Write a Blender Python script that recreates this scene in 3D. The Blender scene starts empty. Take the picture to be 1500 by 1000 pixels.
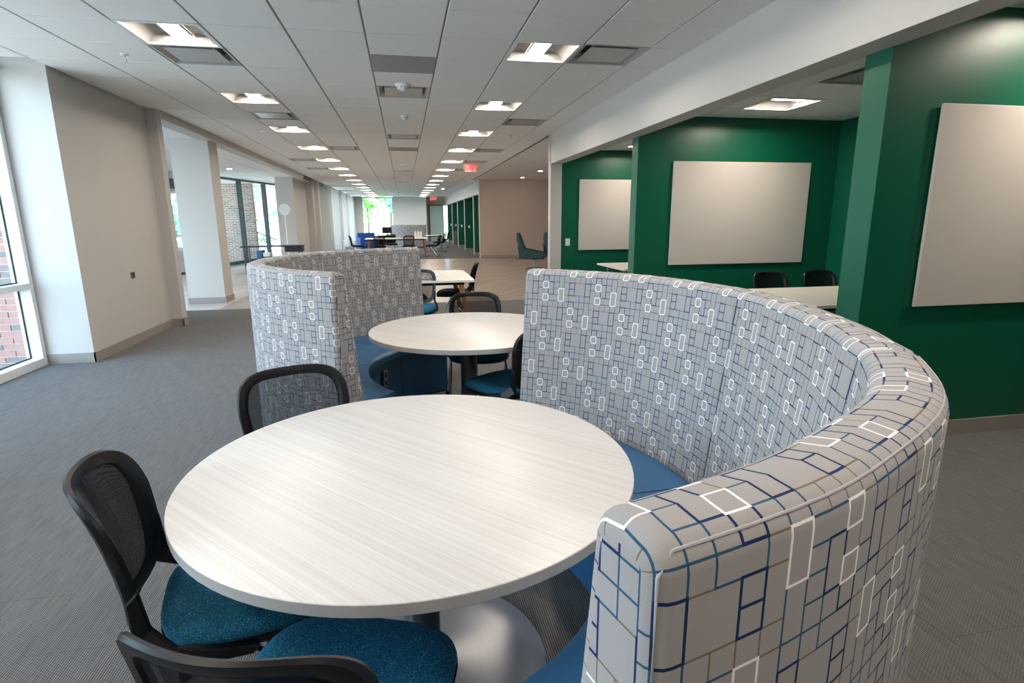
import bpy, bmesh, math, random
from mathutils import Vector, Matrix
random.seed(7)
PI = math.pi
sc = bpy.context.scene
C = sc.collection

# ------------------------------------------------------------------ camera
T = 0.6096                    # ceiling grid module
GX, GY = 0.3869, 7.205        # camera position inside the grid
Z = 2.929                     # main ceiling height
HC = 1.4617
yaw, pit, rol = 0.1863, 0.2159, -0.0064
fwd = Vector((math.sin(yaw)*math.cos(pit), math.cos(yaw)*math.cos(pit), -math.sin(pit)))
rgt = Vector((math.cos(yaw), -math.sin(yaw), 0))
upv = rgt.cross(fwd)
r2 = rgt*math.cos(rol) + upv*math.sin(rol)
u2 = -rgt*math.sin(rol) + upv*math.cos(rol)
cam_d = bpy.data.cameras.new('camera')
cam = bpy.data.objects.new('camera', cam_d)
C.objects.link(cam)
cam.matrix_world = Matrix(((r2.x, u2.x, -fwd.x, 0), (r2.y, u2.y, -fwd.y, 0),
                           (r2.z, u2.z, -fwd.z, HC), (0, 0, 0, 1)))
cam_d.sensor_width = 36
cam_d.lens = 816.82/1500*36
cam_d.clip_end = 400
cam_d.clip_start = 0.02
sc.camera = cam

# ------------------------------------------------------------------ world, sun, exposure
SKY = 13.0
TROFFER = 140.0
w = bpy.data.worlds.new('sky'); sc.world = w; w.use_nodes = True
nt = w.node_tree; nt.nodes.clear()
o = nt.nodes.new('ShaderNodeOutputWorld'); bg = nt.nodes.new('ShaderNodeBackground')
tc = nt.nodes.new('ShaderNodeTexCoord'); sp = nt.nodes.new('ShaderNodeSeparateXYZ')
cr = nt.nodes.new('ShaderNodeValToRGB')
cr.color_ramp.elements[0].position = 0.0; cr.color_ramp.elements[0].color = (0.68, 0.85, 1.0, 1)
cr.color_ramp.elements[1].position = 0.9; cr.color_ramp.elements[1].color = (0.38, 0.64, 1.0, 1)
nt.links.new(tc.outputs['Generated'], sp.inputs[0]); nt.links.new(sp.outputs['Z'], cr.inputs[0])
nt.links.new(cr.outputs[0], bg.inputs[0]); bg.inputs[1].default_value = SKY
nt.links.new(bg.outputs[0], o.inputs[0])
sd = bpy.data.lights.new('sun', 'SUN'); sd.energy = 30.0; sd.angle = 0.01; sd.color = (1, 0.95, 0.86)
so = bpy.data.objects.new('sun', sd); C.objects.link(so)
so.rotation_euler = Vector((0.29, -1.0, -1.0)).to_track_quat('-Z', 'Y').to_euler()

sc.view_settings.view_transform = 'Standard'
sc.view_settings.look = 'None'
sc.view_settings.gamma = 1
sc.view_settings.use_curve_mapping = False
sc.view_settings.exposure = -0.25
sc.cycles.use_denoising = True
sc.cycles.max_bounces = 8
sc.cycles.diffuse_bounces = 5
sc.cycles.transparent_max_bounces = 16
sc.cycles.caustics_reflective = False
sc.cycles.caustics_refractive = False
sc.cycles.sample_clamp_indirect = 6.0

# ------------------------------------------------------------------ materials
def srgb(r, g, b):
    f = lambda c: (c/255/12.92) if c/255 <= 0.04045 else ((c/255+0.055)/1.055)**2.4
    return (f(r), f(g), f(b), 1)

def mat(name, col, rough=0.6, metal=0.0, noise=0.0, nscale=8.0, bump=0.0, bscale=200.0, spec=0.5, stretch=None, emit=0, ecol=None):
    m = bpy.data.materials.new(name); m.use_nodes = True
    n = m.node_tree.nodes; l = m.node_tree.links
    p = n['Principled BSDF']
    p.inputs['Base Color'].default_value = col
    p.inputs['Roughness'].default_value = rough
    p.inputs['Metallic'].default_value = metal
    p.inputs['Specular IOR Level'].default_value = spec
    if noise or bump:
        t = n.new('ShaderNodeTexCoord'); mp = n.new('ShaderNodeMapping')
        l.new(t.outputs['Object'], mp.inputs[0])
        if stretch: mp.inputs['Scale'].default_value = stretch
    if noise:
        nz = n.new('ShaderNodeTexNoise'); nz.inputs['Scale'].default_value = nscale; nz.inputs['Detail'].default_value = 4
        l.new(mp.outputs[0], nz.inputs['Vector'])
        mx = n.new('ShaderNodeMix'); mx.data_type = 'RGBA'
        mx.inputs['A'].default_value = tuple(c*(1-noise) for c in col[:3])+(1,)
        mx.inputs['B'].default_value = tuple(min(1, c*(1+noise)) for c in col[:3])+(1,)
        l.new(nz.outputs['Fac'], mx.inputs['Factor']); l.new(mx.outputs['Result'], p.inputs['Base Color'])
    if bump:
        nb = n.new('ShaderNodeTexNoise'); nb.inputs['Scale'].default_value = bscale; nb.inputs['Detail'].default_value = 2
        l.new(mp.outputs[0], nb.inputs['Vector'])
        b = n.new('ShaderNodeBump'); b.inputs['Strength'].default_value = bump; b.inputs['Distance'].default_value = 0.002
        l.new(nb.outputs['Fac'], b.inputs['Height']); l.new(b.outputs[0], p.inputs['Normal'])
    if emit:
        p.inputs['Emission Color'].default_value = ecol or col
        p.inputs['Emission Strength'].default_value = emit
    return m

class NB:
    """small helper to chain nodes"""
    def __init__(s, m): s.n = m.node_tree.nodes; s.l = m.node_tree.links; s.p = s.n['Principled BSDF']
    def math(s, op, a, b=None, c=None):
        nd = s.n.new('ShaderNodeMath'); nd.operation = op
        for i, v in enumerate((a, b, c)):
            if v is None: continue
            if isinstance(v, (int, float)): nd.inputs[i].default_value = v
            else: s.l.new(v, nd.inputs[i])
        return nd.outputs[0]
    def mix(s, f, a, b):
        nd = s.n.new('ShaderNodeMix'); nd.data_type = 'RGBA'
        for k, v in (('Factor', f), ('A', a), ('B', b)):
            if isinstance(v, (int, float)): nd.inputs[k].default_value = v
            elif isinstance(v, tuple): nd.inputs[k].default_value = v
            else: s.l.new(v, nd.inputs[k])
        return nd.outputs['Result']
    def mixf(s, f, a, b):
        nd = s.n.new('ShaderNodeMix'); nd.data_type = 'FLOAT'
        for k, v in ((0, f), (2, a), (3, b)):
            if isinstance(v, (int, float)): nd.inputs[k].default_value = v
            else: s.l.new(v, nd.inputs[k])
        return nd.outputs[0]
    def noise(s, vec, scale, detail=3):
        nd = s.n.new('ShaderNodeTexNoise'); nd.inputs['Scale'].default_value = scale; nd.inputs['Detail'].default_value = detail
        if vec is not None: s.l.new(vec, nd.inputs['Vector'])
        return nd.outputs['Fac']
    def coord(s, kind='Object', scale=None, rot=None):
        t = s.n.new('ShaderNodeTexCoord'); mp = s.n.new('ShaderNodeMapping'); s.l.new(t.outputs[kind], mp.inputs[0])
        if rot: mp.inputs['Rotation'].default_value = rot
        if scale:
            m2 = s.n.new('ShaderNodeMapping'); m2.inputs['Scale'].default_value = scale
            s.l.new(mp.outputs[0], m2.inputs[0]); mp = m2
        return mp.outputs[0]
    def bump(s, h, strength, dist=0.002):
        b = s.n.new('ShaderNodeBump'); b.inputs['Strength'].default_value = strength; b.inputs['Distance'].default_value = dist
        s.l.new(h, b.inputs['Height']); s.l.new(b.outputs[0], s.p.inputs['Normal'])

M = {}
M['paint'] = mat('white_wall_paint', srgb(198, 194, 190), 0.6, bump=0.08, bscale=300)
M['bright'] = mat('daylit_white_wall_paint', srgb(242, 240, 236), 0.6, bump=0.08, bscale=300)  # wall paint lightened to stand for daylight on the far end wall
M['taupe'] = mat('taupe_wall_paint', srgb(188, 163, 145), 0.6, bump=0.08, bscale=300)
M['green'] = mat('green_wall_paint', srgb(9, 90, 66), 0.36, bump=0.10, bscale=260, noise=0.04, nscale=2)
M['base'] = mat('grey_rubber_base', srgb(150, 142, 136), 0.55, noise=0.05)
M['tile'] = mat('ceiling_tile_white', srgb(240, 240, 239), 0.9, bump=0.25, bscale=240, noise=0.02, nscale=60)
M['grid'] = mat('ceiling_grid_metal', srgb(120, 122, 124), 0.5)
M['plenum'] = mat('plenum_dark', srgb(60, 60, 62), 0.9, noise=0.1)
M['plaster'] = mat('ceiling_plaster', srgb(222, 218, 212), 0.8, noise=0.02)
M['alu'] = mat('white_aluminium', srgb(225, 230, 232), 0.4, noise=0.02)
M['gasket'] = mat('black_gasket', srgb(18, 20, 22), 0.6, noise=0.05)
M['dkframe'] = mat('dark_green_frame', srgb(50, 66, 66), 0.4, noise=0.05)
M['board'] = mat('whiteboard_enamel', srgb(208, 200, 193), 0.24, noise=0.02, nscale=3, bump=0.02, bscale=60)
M['boardedge'] = mat('board_edge', srgb(225, 225, 225), 0.4, noise=0.02)
M['black'] = mat('black_plastic', srgb(17, 18, 22), 0.40, bump=0.05, noise=0.08, spec=0.3)
M['chrome'] = mat('chrome', srgb(205, 205, 208), 0.18, 1.0, noise=0.03)
M['greymetal'] = mat('dark_grey_metal', srgb(88, 96, 100), 0.38, 0.6, noise=0.05)
M['silver'] = mat('silver_base_metal', srgb(172, 172, 174), 0.33, 0.55, noise=0.04, nscale=20)
M['vinyl'] = mat('blue_vinyl', srgb(44, 96, 140), 0.42, bump=0.10, bscale=500, noise=0.05)
M['white'] = mat('white_plastic', srgb(232, 232, 230), 0.4, noise=0.02)
M['brass'] = mat('brown_plate', srgb(112, 98, 88), 0.5, noise=0.05)
M['steel'] = mat('brushed_steel', srgb(150, 150, 150), 0.35, 0.8, noise=0.06)
M['wood'] = mat('oak_leg', srgb(176, 118, 68), 0.5, noise=0.25, nscale=12, stretch=(6, 6, 0.6))
M['tabletop'] = mat('white_table_laminate', srgb(226, 220, 212), 0.35, noise=0.03, nscale=6)
M['edge'] = mat('grey_edge_band', srgb(176, 174, 172), 0.45, noise=0.03)
M['loungegreen'] = mat('dark_teal_upholstery', srgb(40, 66, 66), 0.8, noise=0.15, nscale=60, bump=0.2, bscale=300)
M['blueup'] = mat('blue_upholstery', srgb(34, 84, 160), 0.8, noise=0.1, nscale=60)
M['bluebox'] = mat('blue_plastic', srgb(30, 92, 140), 0.5, noise=0.05)
M['paper'] = mat('white_paper', srgb(240, 238, 234), 0.8, noise=0.02)
M['ventgrey'] = mat('diffuser_grey', srgb(168, 170, 172), 0.3, 0.2, noise=0.03)
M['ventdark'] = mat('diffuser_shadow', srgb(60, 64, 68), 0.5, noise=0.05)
M['perf'] = mat('return_panel_grey', srgb(140, 143, 146), 0.5, noise=0.03)
M['lens'] = mat('troffer_lens', (1, 0.86, 0.66, 1), 0.5, emit=TROFFER, ecol=(1, 0.88, 0.75, 1), noise=0.01)
M['downlens'] = mat('downlight_lens', (1, 0.86, 0.66, 1), 0.5, emit=120, ecol=(1, 0.86, 0.70, 1), noise=0.01)
M['pan'] = mat('troffer_pan', srgb(238, 238, 236), 0.5, noise=0.01)
M['refl'] = mat('troffer_reflector', srgb(150, 148, 146), 0.5, noise=0.01)
M['red'] = mat('exit_letters', (1, 0.05, 0.04, 1), 0.5, emit=1.6, ecol=(1, 0.06, 0.05, 1), noise=0.01)
M['exitbox'] = mat('exit_housing', srgb(215, 190, 186), 0.5, noise=0.03)
M['mortar'] = mat('mortar', srgb(222, 216, 208), 0.9, noise=0.1, nscale=60)
M['brick'] = mat('red_brick', srgb(172, 128, 118), 0.85, noise=0.22, nscale=25, bump=0.4, bscale=80)
M['brickdark'] = mat('dark_brick', srgb(128, 116, 114), 0.85, noise=0.25, nscale=25, bump=0.4, bscale=80)
M['grass'] = mat('lawn', srgb(120, 150, 80), 0.95, noise=0.3, nscale=3)
M['pave'] = mat('outdoor_paving', srgb(205, 200, 192), 0.9, noise=0.08, nscale=2)
M['leaf'] = mat('tree_leaves', srgb(120, 165, 80), 0.7, noise=0.35, nscale=2)
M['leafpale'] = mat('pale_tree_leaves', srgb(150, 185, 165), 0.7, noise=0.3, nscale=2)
M['bark'] = mat('tree_bark', srgb(110, 92, 76), 0.9, noise=0.3, nscale=10)
M['redwall'] = mat('far_red_brick', srgb(188, 120, 112), 0.9, noise=0.12, nscale=8)
M['trimwhite'] = mat('white_stone_trim', srgb(240, 238, 234), 0.7, noise=0.04)
M['darkglass'] = mat('far_window_glass', srgb(120, 150, 155), 0.15, noise=0.1)
M['frost'] = mat('frosted_door', srgb(208, 216, 216), 0.35, noise=0.02)
M['mat'] = mat('door_mat', srgb(40, 40, 42), 0.95, noise=0.2, nscale=60)

def glass_mat():
    m = bpy.data.materials.new('window_glass'); m.use_nodes = True
    n = m.node_tree.nodes; l = m.node_tree.links; n.clear()
    o = n.new('ShaderNodeOutputMaterial'); mx = n.new('ShaderNodeMixShader')
    t = n.new('ShaderNodeBsdfTransparent'); g = n.new('ShaderNodeBsdfGlossy'); f = n.new('ShaderNodeFresnel')
    t.inputs[0].default_value = (0.93, 0.97, 0.96, 1); g.inputs['Roughness'].default_value = 0.02
    f.inputs[0].default_value = 1.35
    ge = n.new('ShaderNodeNewGeometry'); iv = n.new('ShaderNodeMath'); iv.operation = 'SUBTRACT'; iv.inputs[0].default_value = 1
    l.new(ge.outputs['Backfacing'], iv.inputs[1])
    ml = n.new('ShaderNodeMath'); ml.operation = 'MULTIPLY'; l.new(iv.outputs[0], ml.inputs[0]); l.new(f.outputs[0], ml.inputs[1])
    l.new(ml.outputs[0], mx.inputs[0]); l.new(t.outputs[0], mx.inputs[1]); l.new(g.outputs[0], mx.inputs[2]); l.new(mx.outputs[0], o.inputs[0])
    return m
M['glass'] = glass_mat()

def mesh_mat():
    m = bpy.data.materials.new('chair_mesh_fabric'); m.use_nodes = True
    b = NB(m); n, l = b.n, b.l
    uv = b.coord('UV')
    sx = n.new('ShaderNodeSeparateXYZ'); l.new(uv, sx.inputs[0])
    fx = b.math('FRACT', b.math('MULTIPLY', sx.outputs[0], 420)); fy = b.math('FRACT', b.math('MULTIPLY', sx.outputs[1], 420))
    hole = b.math('MULTIPLY', b.math('GREATER_THAN', fx, 0.40), b.math('GREATER_THAN', fy, 0.40))
    b.p.inputs['Base Color'].default_value = srgb(20, 21, 26); b.p.inputs['Roughness'].default_value = 0.9; b.p.inputs['Specular IOR Level'].default_value = 0.1
    tr = n.new('ShaderNodeBsdfTransparent'); mx = n.new('ShaderNodeMixShader'); out = n['Material Output']
    l.new(hole, mx.inputs[0]); l.new(b.p.outputs[0], mx.inputs[1]); l.new(tr.outputs[0], mx.inputs[2]); l.new(mx.outputs[0], out.inputs[0])
    return m
M['mesh'] = mesh_mat()

def seat_mat():
    m = bpy.data.materials.new('teal_seat_fabric'); m.use_nodes = True
    b = NB(m); v = b.coord('Object')
    f = b.noise(v, 430, 2)
    f2 = b.math('GREATER_THAN', f, 0.60)
    c = b.mix(f2, srgb(10, 80, 112), srgb(80, 154, 172))
    b.l.new(c, b.p.inputs['Base Color']); b.p.inputs['Roughness'].default_value = 0.9
    b.p.inputs['Specular IOR Level'].default_value = 0.2
    b.bump(f, 0.3)
    return m
M['seat'] = seat_mat()
M['blackseat'] = mat('black_seat_fabric', srgb(30, 33, 38), 0.9, noise=0.15, nscale=200, spec=0.2)

def table_mat():
    m = bpy.data.materials.new('streaked_white_laminate'); m.use_nodes = True
    b = NB(m)
    v = b.coord('Object', scale=(1.0, 260, 1), rot=(0, 0, math.radians(47)))
    v2 = b.coord('Object', scale=(0.7, 90, 1), rot=(0, 0, math.radians(47)))
    f = b.noise(v, 1.0, 2); g = b.noise(v2, 1.0, 3)
    h = b.math('ADD', b.math('MULTIPLY', f, 0.55), b.math('MULTIPLY', g, 0.45))
    rp = b.n.new('ShaderNodeValToRGB'); rp.color_ramp.elements[0].position = 0.34; rp.color_ramp.elements[0].color = srgb(208, 206, 205)
    rp.color_ramp.elements[1].position = 0.66; rp.color_ramp.elements[1].color = srgb(228, 227, 226)
    b.l.new(h, rp.inputs[0]); b.l.new(rp.outputs[0], b.p.inputs['Base Color'])
    b.p.inputs['Roughness'].default_value = 0.36
    b.bump(f, 0.05, 0.001)
    return m
M['streak'] = table_mat()

def carpet_mat():
    m = bpy.data.materials.new('ribbed_carpet'); m.use_nodes = True
    b = NB(m)
    v = b.coord('Object'); sx = b.n.new('ShaderNodeSeparateXYZ'); b.l.new(v, sx.inputs[0])
    x, y = sx.outputs[0], sx.outputs[1]
    rib = b.math('ABSOLUTE', b.math('SINE', b.math('MULTIPLY', x, PI/0.0085)))
    # loops along each rib, offset from rib to rib
    row = b.math('FLOOR', b.math('DIVIDE', x, 0.0085))
    loop = b.math('ABSOLUTE', b.math('SINE', b.math('ADD', b.math('MULTIPLY', y, PI/0.011), b.math('MULTIPLY', row, 1.57))))
    hgt = b.math('MULTIPLY', rib, b.math('ADD', 0.55, b.math('MULTIPLY', loop, 0.45)))
    vs = b.coord('Object', scale=(118, 6, 1)); st = b.noise(vs, 1.0, 3)
    fine = b.noise(v, 330, 2)
    big = b.noise(v, 0.9, 3)
    c = b.mix(hgt, srgb(54, 54, 55), srgb(134, 134, 134))
    tone = b.math('ADD', 0.30, b.math('ADD', b.math('MULTIPLY', st, 0.85), b.math('ADD', b.math('MULTIPLY', fine, 0.40), b.math('MULTIPLY', big, 0.15))))
    mc = b.n.new('ShaderNodeMix'); mc.data_type = 'RGBA'; mc.blend_type = 'MULTIPLY'; mc.inputs['Factor'].default_value = 1
    b.l.new(c, mc.inputs['A']); b.l.new(tone, mc.inputs['B'])
    # plank seams of the carpet tiles
    pw = 0.4572
    col = b.math('FLOOR', b.math('DIVIDE', x, pw)); fx = b.math('FRACT', b.math('DIVIDE', x, pw))
    fy = b.math('FRACT', b.math('ADD', b.math('DIVIDE', y, 0.9144), b.math('MULTIPLY', col, 0.37)))
    seam = b.math('MAXIMUM', b.math('LESS_THAN', fx, 0.006), b.math('LESS_THAN', fy, 0.0022))
    fin = b.mix(b.math('MULTIPLY', seam, 0.45), mc.outputs['Result'], srgb(44, 42, 40))
    b.l.new(fin, b.p.inputs['Base Color']); b.p.inputs['Roughness'].default_value = 1.0
    b.p.inputs['Specular IOR Level'].default_value = 0.15
    b.bump(hgt, 0.7, 0.003)
    return m
M['carpet'] = carpet_mat()

def lvt_mat(nm='wood_plank_vinyl', ca=srgb(122, 108, 97), cb=srgb(186, 172, 158)):
    m = bpy.data.materials.new(nm); m.use_nodes = True
    b = NB(m); v = b.coord('Object', rot=(0, 0, math.radians(-52)))
    sx = b.n.new('ShaderNodeSeparateXYZ'); b.l.new(v, sx.inputs[0])
    pw = 0.18
    row = b.math('FLOOR', b.math('DIVIDE', sx.outputs[1], pw)); fy = b.math('FRACT', b.math('DIVIDE', sx.outputs[1], pw))
    along = b.math('ADD', b.math('DIVIDE', sx.outputs[0], 1.22), b.math('MULTIPLY', row, 0.381))
    pid = b.math('ADD', b.math('FLOOR', along), b.math('MULTIPLY', row, 17.3))
    wn = b.n.new('ShaderNodeTexWhiteNoise'); wn.noise_dimensions = '1D'; b.l.new(pid, wn.inputs['W'])
    v2 = b.coord('Object', scale=(2, 60, 1), rot=(0, 0, math.radians(-52)))
    g = b.noise(v2, 1.0, 4)
    tone = b.math('ADD', b.math('MULTIPLY', wn.outputs['Value'], 0.35), b.math('MULTIPLY', g, 0.65))
    c = b.mix(tone, ca, cb)
    seam = b.math('MAXIMUM', b.math('LESS_THAN', fy, 0.015), b.math('LESS_THAN', b.math('FRACT', along), 0.003))
    b.l.new(b.mix(b.math('MULTIPLY', seam, 0.5), c, srgb(80, 68, 60)), b.p.inputs['Base Color'])
    b.p.inputs['Roughness'].default_value = 0.30
    b.bump(g, 0.05, 0.001)
    return m
M['lvt'] = lvt_mat()
M['lvtdaylit'] = lvt_mat('daylit_plank_vinyl', srgb(176, 170, 166), srgb(222, 218, 214))  # same planks, lightened to put the lobby daylight into the colour

def brick_far():
    m = bpy.data.materials.new('distant_brickwork'); m.use_nodes = True
    b = NB(m); t = b.n.new('ShaderNodeTexBrick'); v = b.coord('UV')
    b.l.new(v, t.inputs['Vector'])
    t.inputs['Color1'].default_value = srgb(186, 150, 138); t.inputs['Color2'].default_value = srgb(128, 120, 114)
    t.inputs['Mortar'].default_value = srgb(226, 220, 212); t.inputs['Scale'].default_value = 2.0
    t.inputs['Brick Width'].default_value = 0.42; t.inputs['Row Height'].default_value = 0.1354; t.inputs['Mortar Size'].default_value = 0.016
    t.inputs['Bias'].default_value = 0.0
    b.l.new(t.outputs['Color'], b.p.inputs['Base Color']); b.p.inputs['Roughness'].default_value = 0.9
    return m
M['brickfar'] = brick_far()

# --- geometric print of the booth upholstery: a 10 x 4 repeat, half dropped by 5 columns
CELL = 0.0315
def fabric_mat():
    R = [(0,0,1,2,'w'), (1,0,1,1,'t'), (7,3,1,2,'b'), (1,1,2,1,'t'), (3,1,1,1,'w'), (3,0,1,1,'o'), (4,0,1,2,'o'),
         (0,2,1,1,'t'), (1,2,1,1,'o'), (2,2,1,1,'o'), (3,2,1,1,'g'), (4,2,1,1,'o'), (0,3,1,2,'b'), (1,3,2,2,'g'),
         (3,3,1,1,'b'), (8,0,1,1,'b'), (4,3,1,2,'o'), (5,1,1,1,'t'), (6,1,1,1,'o'), (7,1,2,1,'t'), (9,1,1,1,'o'),
         (5,2,1,2,'t'), (6,2,1,1,'t'), (7,2,1,1,'t'), (8,2,1,1,'b'), (9,2,1,1,'o'), (6,3,1,1,'o'), (8,3,1,1,'w'), (9,3,1,1,'t')]
    pr = {'g': 0, 'o': 1, 't': 2, 'b': 3, 'w': 4}
    L, Tt = {}, {}
    def nrm(c, r):
        while r > 3: r -= 4; c -= 5
        while r < 0: r += 4; c += 5
        return (c % 10, r)
    def put(D, c, r, k):
        q = nrm(c, r)
        if q not in D or pr[k] > pr[D[q]]: D[q] = k
    for c, r, ww, h, k in R:
        for j in range(h): put(L, c, r+j, k); put(L, c+ww, r+j, k)
        for i in range(ww): put(Tt, c+i, r, k); put(Tt, c+i, r+h, k)
    cols = {'g': srgb(110, 108, 104), 'o': srgb(124, 112, 82), 't': srgb(46, 90, 118), 'b': srgb(22, 48, 92), 'w': srgb(252, 252, 254)}
    wid = {'g': 0.065, 'o': 0.075, 't': 0.09, 'b': 0.115, 'w': 0.105}
    K = {}
    for c in range(10):
        for r in range(4):
            o_ = [q for q in (L.get(nrm(c, r)), L.get(nrm(c, r-1)), Tt.get(nrm(c, r)), Tt.get(nrm(c-1, r))) if q]
            if o_: K[(c, r)] = max(o_, key=lambda q: pr[q])
    m = bpy.data.materials.new('booth_print_fabric'); m.use_nodes = True
    b = NB(m); n, l = b.n, b.l
    uvn = b.coord('UV'); sx = n.new('ShaderNodeSeparateXYZ'); l.new(uvn, sx.inputs[0])
    U, V = sx.outputs[0], sx.outputs[1]
    row = b.math('FLOOR', V); fv = b.math('FRACT', V)
    blk = b.math('FLOOR', b.math('DIVIDE', row, 4.0)); rr = b.math('SUBTRACT', row, b.math('MULTIPLY', blk, 4.0))
    uu = b.math('ADD', b.math('SUBTRACT', U, b.math('MULTIPLY', blk, 5.0)), 4000.0)
    fu = b.math('FRACT', uu)
    cc = b.math('MODULO', b.math('FLOOR', uu), 10.0)
    pos = b.math('DIVIDE', b.math('ADD', cc, 0.5), 10.0)
    def table(D):
        outc = outa = None
        for r in range(4):
            rp = n.new('ShaderNodeValToRGB'); e = rp.color_ramp; e.interpolation = 'CONSTANT'
            for c in range(10):
                k = D.get((c, r))
                colr = (cols[k][0], cols[k][1], cols[k][2], wid[k]) if k else (0.3, 0.3, 0.3, 0.0)
                if c == 0: el = e.elements[0]; el.position = 0
                elif c == 1: el = e.elements[1]; el.position = 0.1
                else: el = e.elements.new(c/10)
                el.color = colr
            l.new(pos, rp.inputs[0])
            if r == 0: outc, outa = rp.outputs[0], rp.outputs[1]
            else:
                sel = b.math('COMPARE', rr, float(r), 0.4)
                outc = b.mix(sel, outc, rp.outputs[0]); outa = b.mixf(sel, outa, rp.outputs[1])
        return outc, outa
    lc, la = table(L); tcx, ta = table(Tt)
    ml = b.math('LESS_THAN', fu, la); mt = b.math('LESS_THAN', fv, ta)
    weave = b.noise(b.coord('UV', scale=(14, 40, 1)), 1.0, 2)
    base = b.mix(weave, srgb(152, 150, 151), srgb(178, 176, 177))
    kc, ka = table(K)
    mk = b.math('MULTIPLY', b.math('LESS_THAN', fu, ka), b.math('LESS_THAN', fv, ka))
    c1 = b.mix(mt, base, tcx); c2 = b.mix(mk, b.mix(ml, c1, lc), kc)
    l.new(c2, b.p.inputs['Base Color']); b.p.inputs['Roughness'].default_value = 0.85
    b.p.inputs['Specular IOR Level'].default_value = 0.25
    b.bump(weave, 0.15, 0.001)
    return m
M['fabric'] = fabric_mat()

def sheet_mat():
    m = bpy.data.materials.new('printed_plan_sheet'); m.use_nodes = True
    b = NB(m); t = b.n.new('ShaderNodeTexBrick'); v = b.coord('Object'); b.l.new(v, t.inputs['Vector'])
    t.inputs['Color1'].default_value = srgb(238, 236, 230); t.inputs['Color2'].default_value = srgb(226, 226, 220)
    t.inputs['Mortar'].default_value = srgb(178, 178, 172); t.inputs['Scale'].default_value = 1.0
    t.inputs['Brick Width'].default_value = 0.11; t.inputs['Row Height'].default_value = 0.07; t.inputs['Mortar Size'].default_value = 0.004
    b.l.new(t.outputs['Color'], b.p.inputs['Base Color']); b.p.inputs['Roughness'].default_value = 0.8
    return m
M['sheet'] = sheet_mat()

# ------------------------------------------------------------------ mesh helpers
class MB:
    def __init__(s): s.v = []; s.f = []; s.uv = None
    def add(s, v, f):
        k = len(s.v); s.v += [tuple(p) for p in v]; s.f += [tuple(i+k for i in q) for q in f]; return s
    def box(s, x0, y0, z0, x1, y1, z1):
        return s.add([(x0,y0,z0),(x1,y0,z0),(x1,y1,z0),(x0,y1,z0),(x0,y0,z1),(x1,y0,z1),(x1,y1,z1),(x0,y1,z1)],
                     [(0,3,2,1),(4,5,6,7),(0,1,5,4),(1,2,6,5),(2,3,7,6),(3,0,4,7)])
    def hexa(s, lo, hi):
        """lo, hi: four points each (ccw from above)"""
        return s.add(list(lo)+list(hi), [(0,3,2,1),(4,5,6,7),(0,1,5,4),(1,2,6,5),(2,3,7,6),(3,0,4,7)])
    def tube(s, path, r, n=8, cap=True, closed=False):
        path = [Vector(p) for p in path]; N = len(path); rings = []
        up = Vector((0, 0, 1))
        for i, p in enumerate(path):
            a = path[(i-1) % N] if (closed or i > 0) else p
            c = path[(i+1) % N] if (closed or i < N-1) else p
            t = (c-a).normalized()
            x = t.cross(up)
            if x.length < 1e-3: x = t.cross(Vector((0, 1, 0)))
            x.normalize(); y = x.cross(t).normalized()
            rr = r[i] if isinstance(r, (list, tuple)) else r
            rings.append([p + x*math.cos(2*PI*k/n)*rr + y*math.sin(2*PI*k/n)*rr for k in range(n)])
        vs = [q for g in rings for q in g]; fs = []
        for i in range(N if closed else N-1):
            j = (i+1) % N
            for k in range(n): fs.append((i*n+k, i*n+(k+1) % n, j*n+(k+1) % n, j*n+k))
        if cap and not closed:
            fs.append(tuple(range(n-1, -1, -1))); fs.append(tuple((N-1)*n+k for k in range(n)))
        return s.add(vs, fs)
    def lathe(s, prof, cx=0, cy=0, n=24, a0=0, a1=2*PI):
        full = abs(a1-a0-2*PI) < 1e-6
        m = n if full else n+1
        vs = [(cx+r*math.cos(a0+(a1-a0)*k/n), cy+r*math.sin(a0+(a1-a0)*k/n), z) for r, z in prof for k in range(m)]
        fs = []
        for i in range(len(prof)-1):
            for k in range(n):
                k2 = (k+1) % m
                fs.append((i*m+k, i*m+k2, (i+1)*m+k2, (i+1)*m+k))
        return s.add(vs, fs)
    def disc(s, r, z, cx=0, cy=0, n=24, up=True):
        vs = [(cx+r*math.cos(2*PI*k/n), cy+r*math.sin(2*PI*k/n), z) for k in range(n)]
        return s.add(vs, [tuple(range(n)) if up else tuple(range(n-1, -1, -1))])
    def rings(s, rings, closed_v=False, cap0=False, cap1=False):
        n = len(rings[0]); vs = [p for g in rings for p in g]; fs = []
        for i in range(len(rings)-1):
            for k in range(n): fs.append((i*n+k, i*n+(k+1) % n, (i+1)*n+(k+1) % n, (i+1)*n+k))
        if cap0: fs.append(tuple(range(n-1, -1, -1)))
        if cap1: fs.append(tuple((len(rings)-1)*n+k for k in range(n)))
        return s.add(vs, fs)
    def build(s, name, m, parent=None, smooth=False, bevel=0, seg=2, loc=None):
        me = bpy.data.meshes.new(name); me.from_pydata(s.v, [], s.f); me.update()
        if bevel:
            bm = bmesh.new(); bm.from_mesh(me)
            ed = [e for e in bm.edges if len(e.link_faces) == 2 and e.calc_face_angle(0) > 0.6]
            bmesh.ops.bevel(bm, geom=ed, offset=bevel, segments=seg, affect='EDGES', profile=0.5)
            bm.to_mesh(me); bm.free()
        me.materials.append(M[m] if isinstance(m, str) else m)
        if smooth:
            for p in me.polygons: p.use_smooth = True
            try: me.set_sharp_from_angle(angle=math.radians(38))
            except Exception: pass
        ob = bpy.data.objects.new(name, me); C.objects.link(ob)
        if parent is not None: ob.parent = parent
        if loc: ob.location = loc
        return ob

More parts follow.
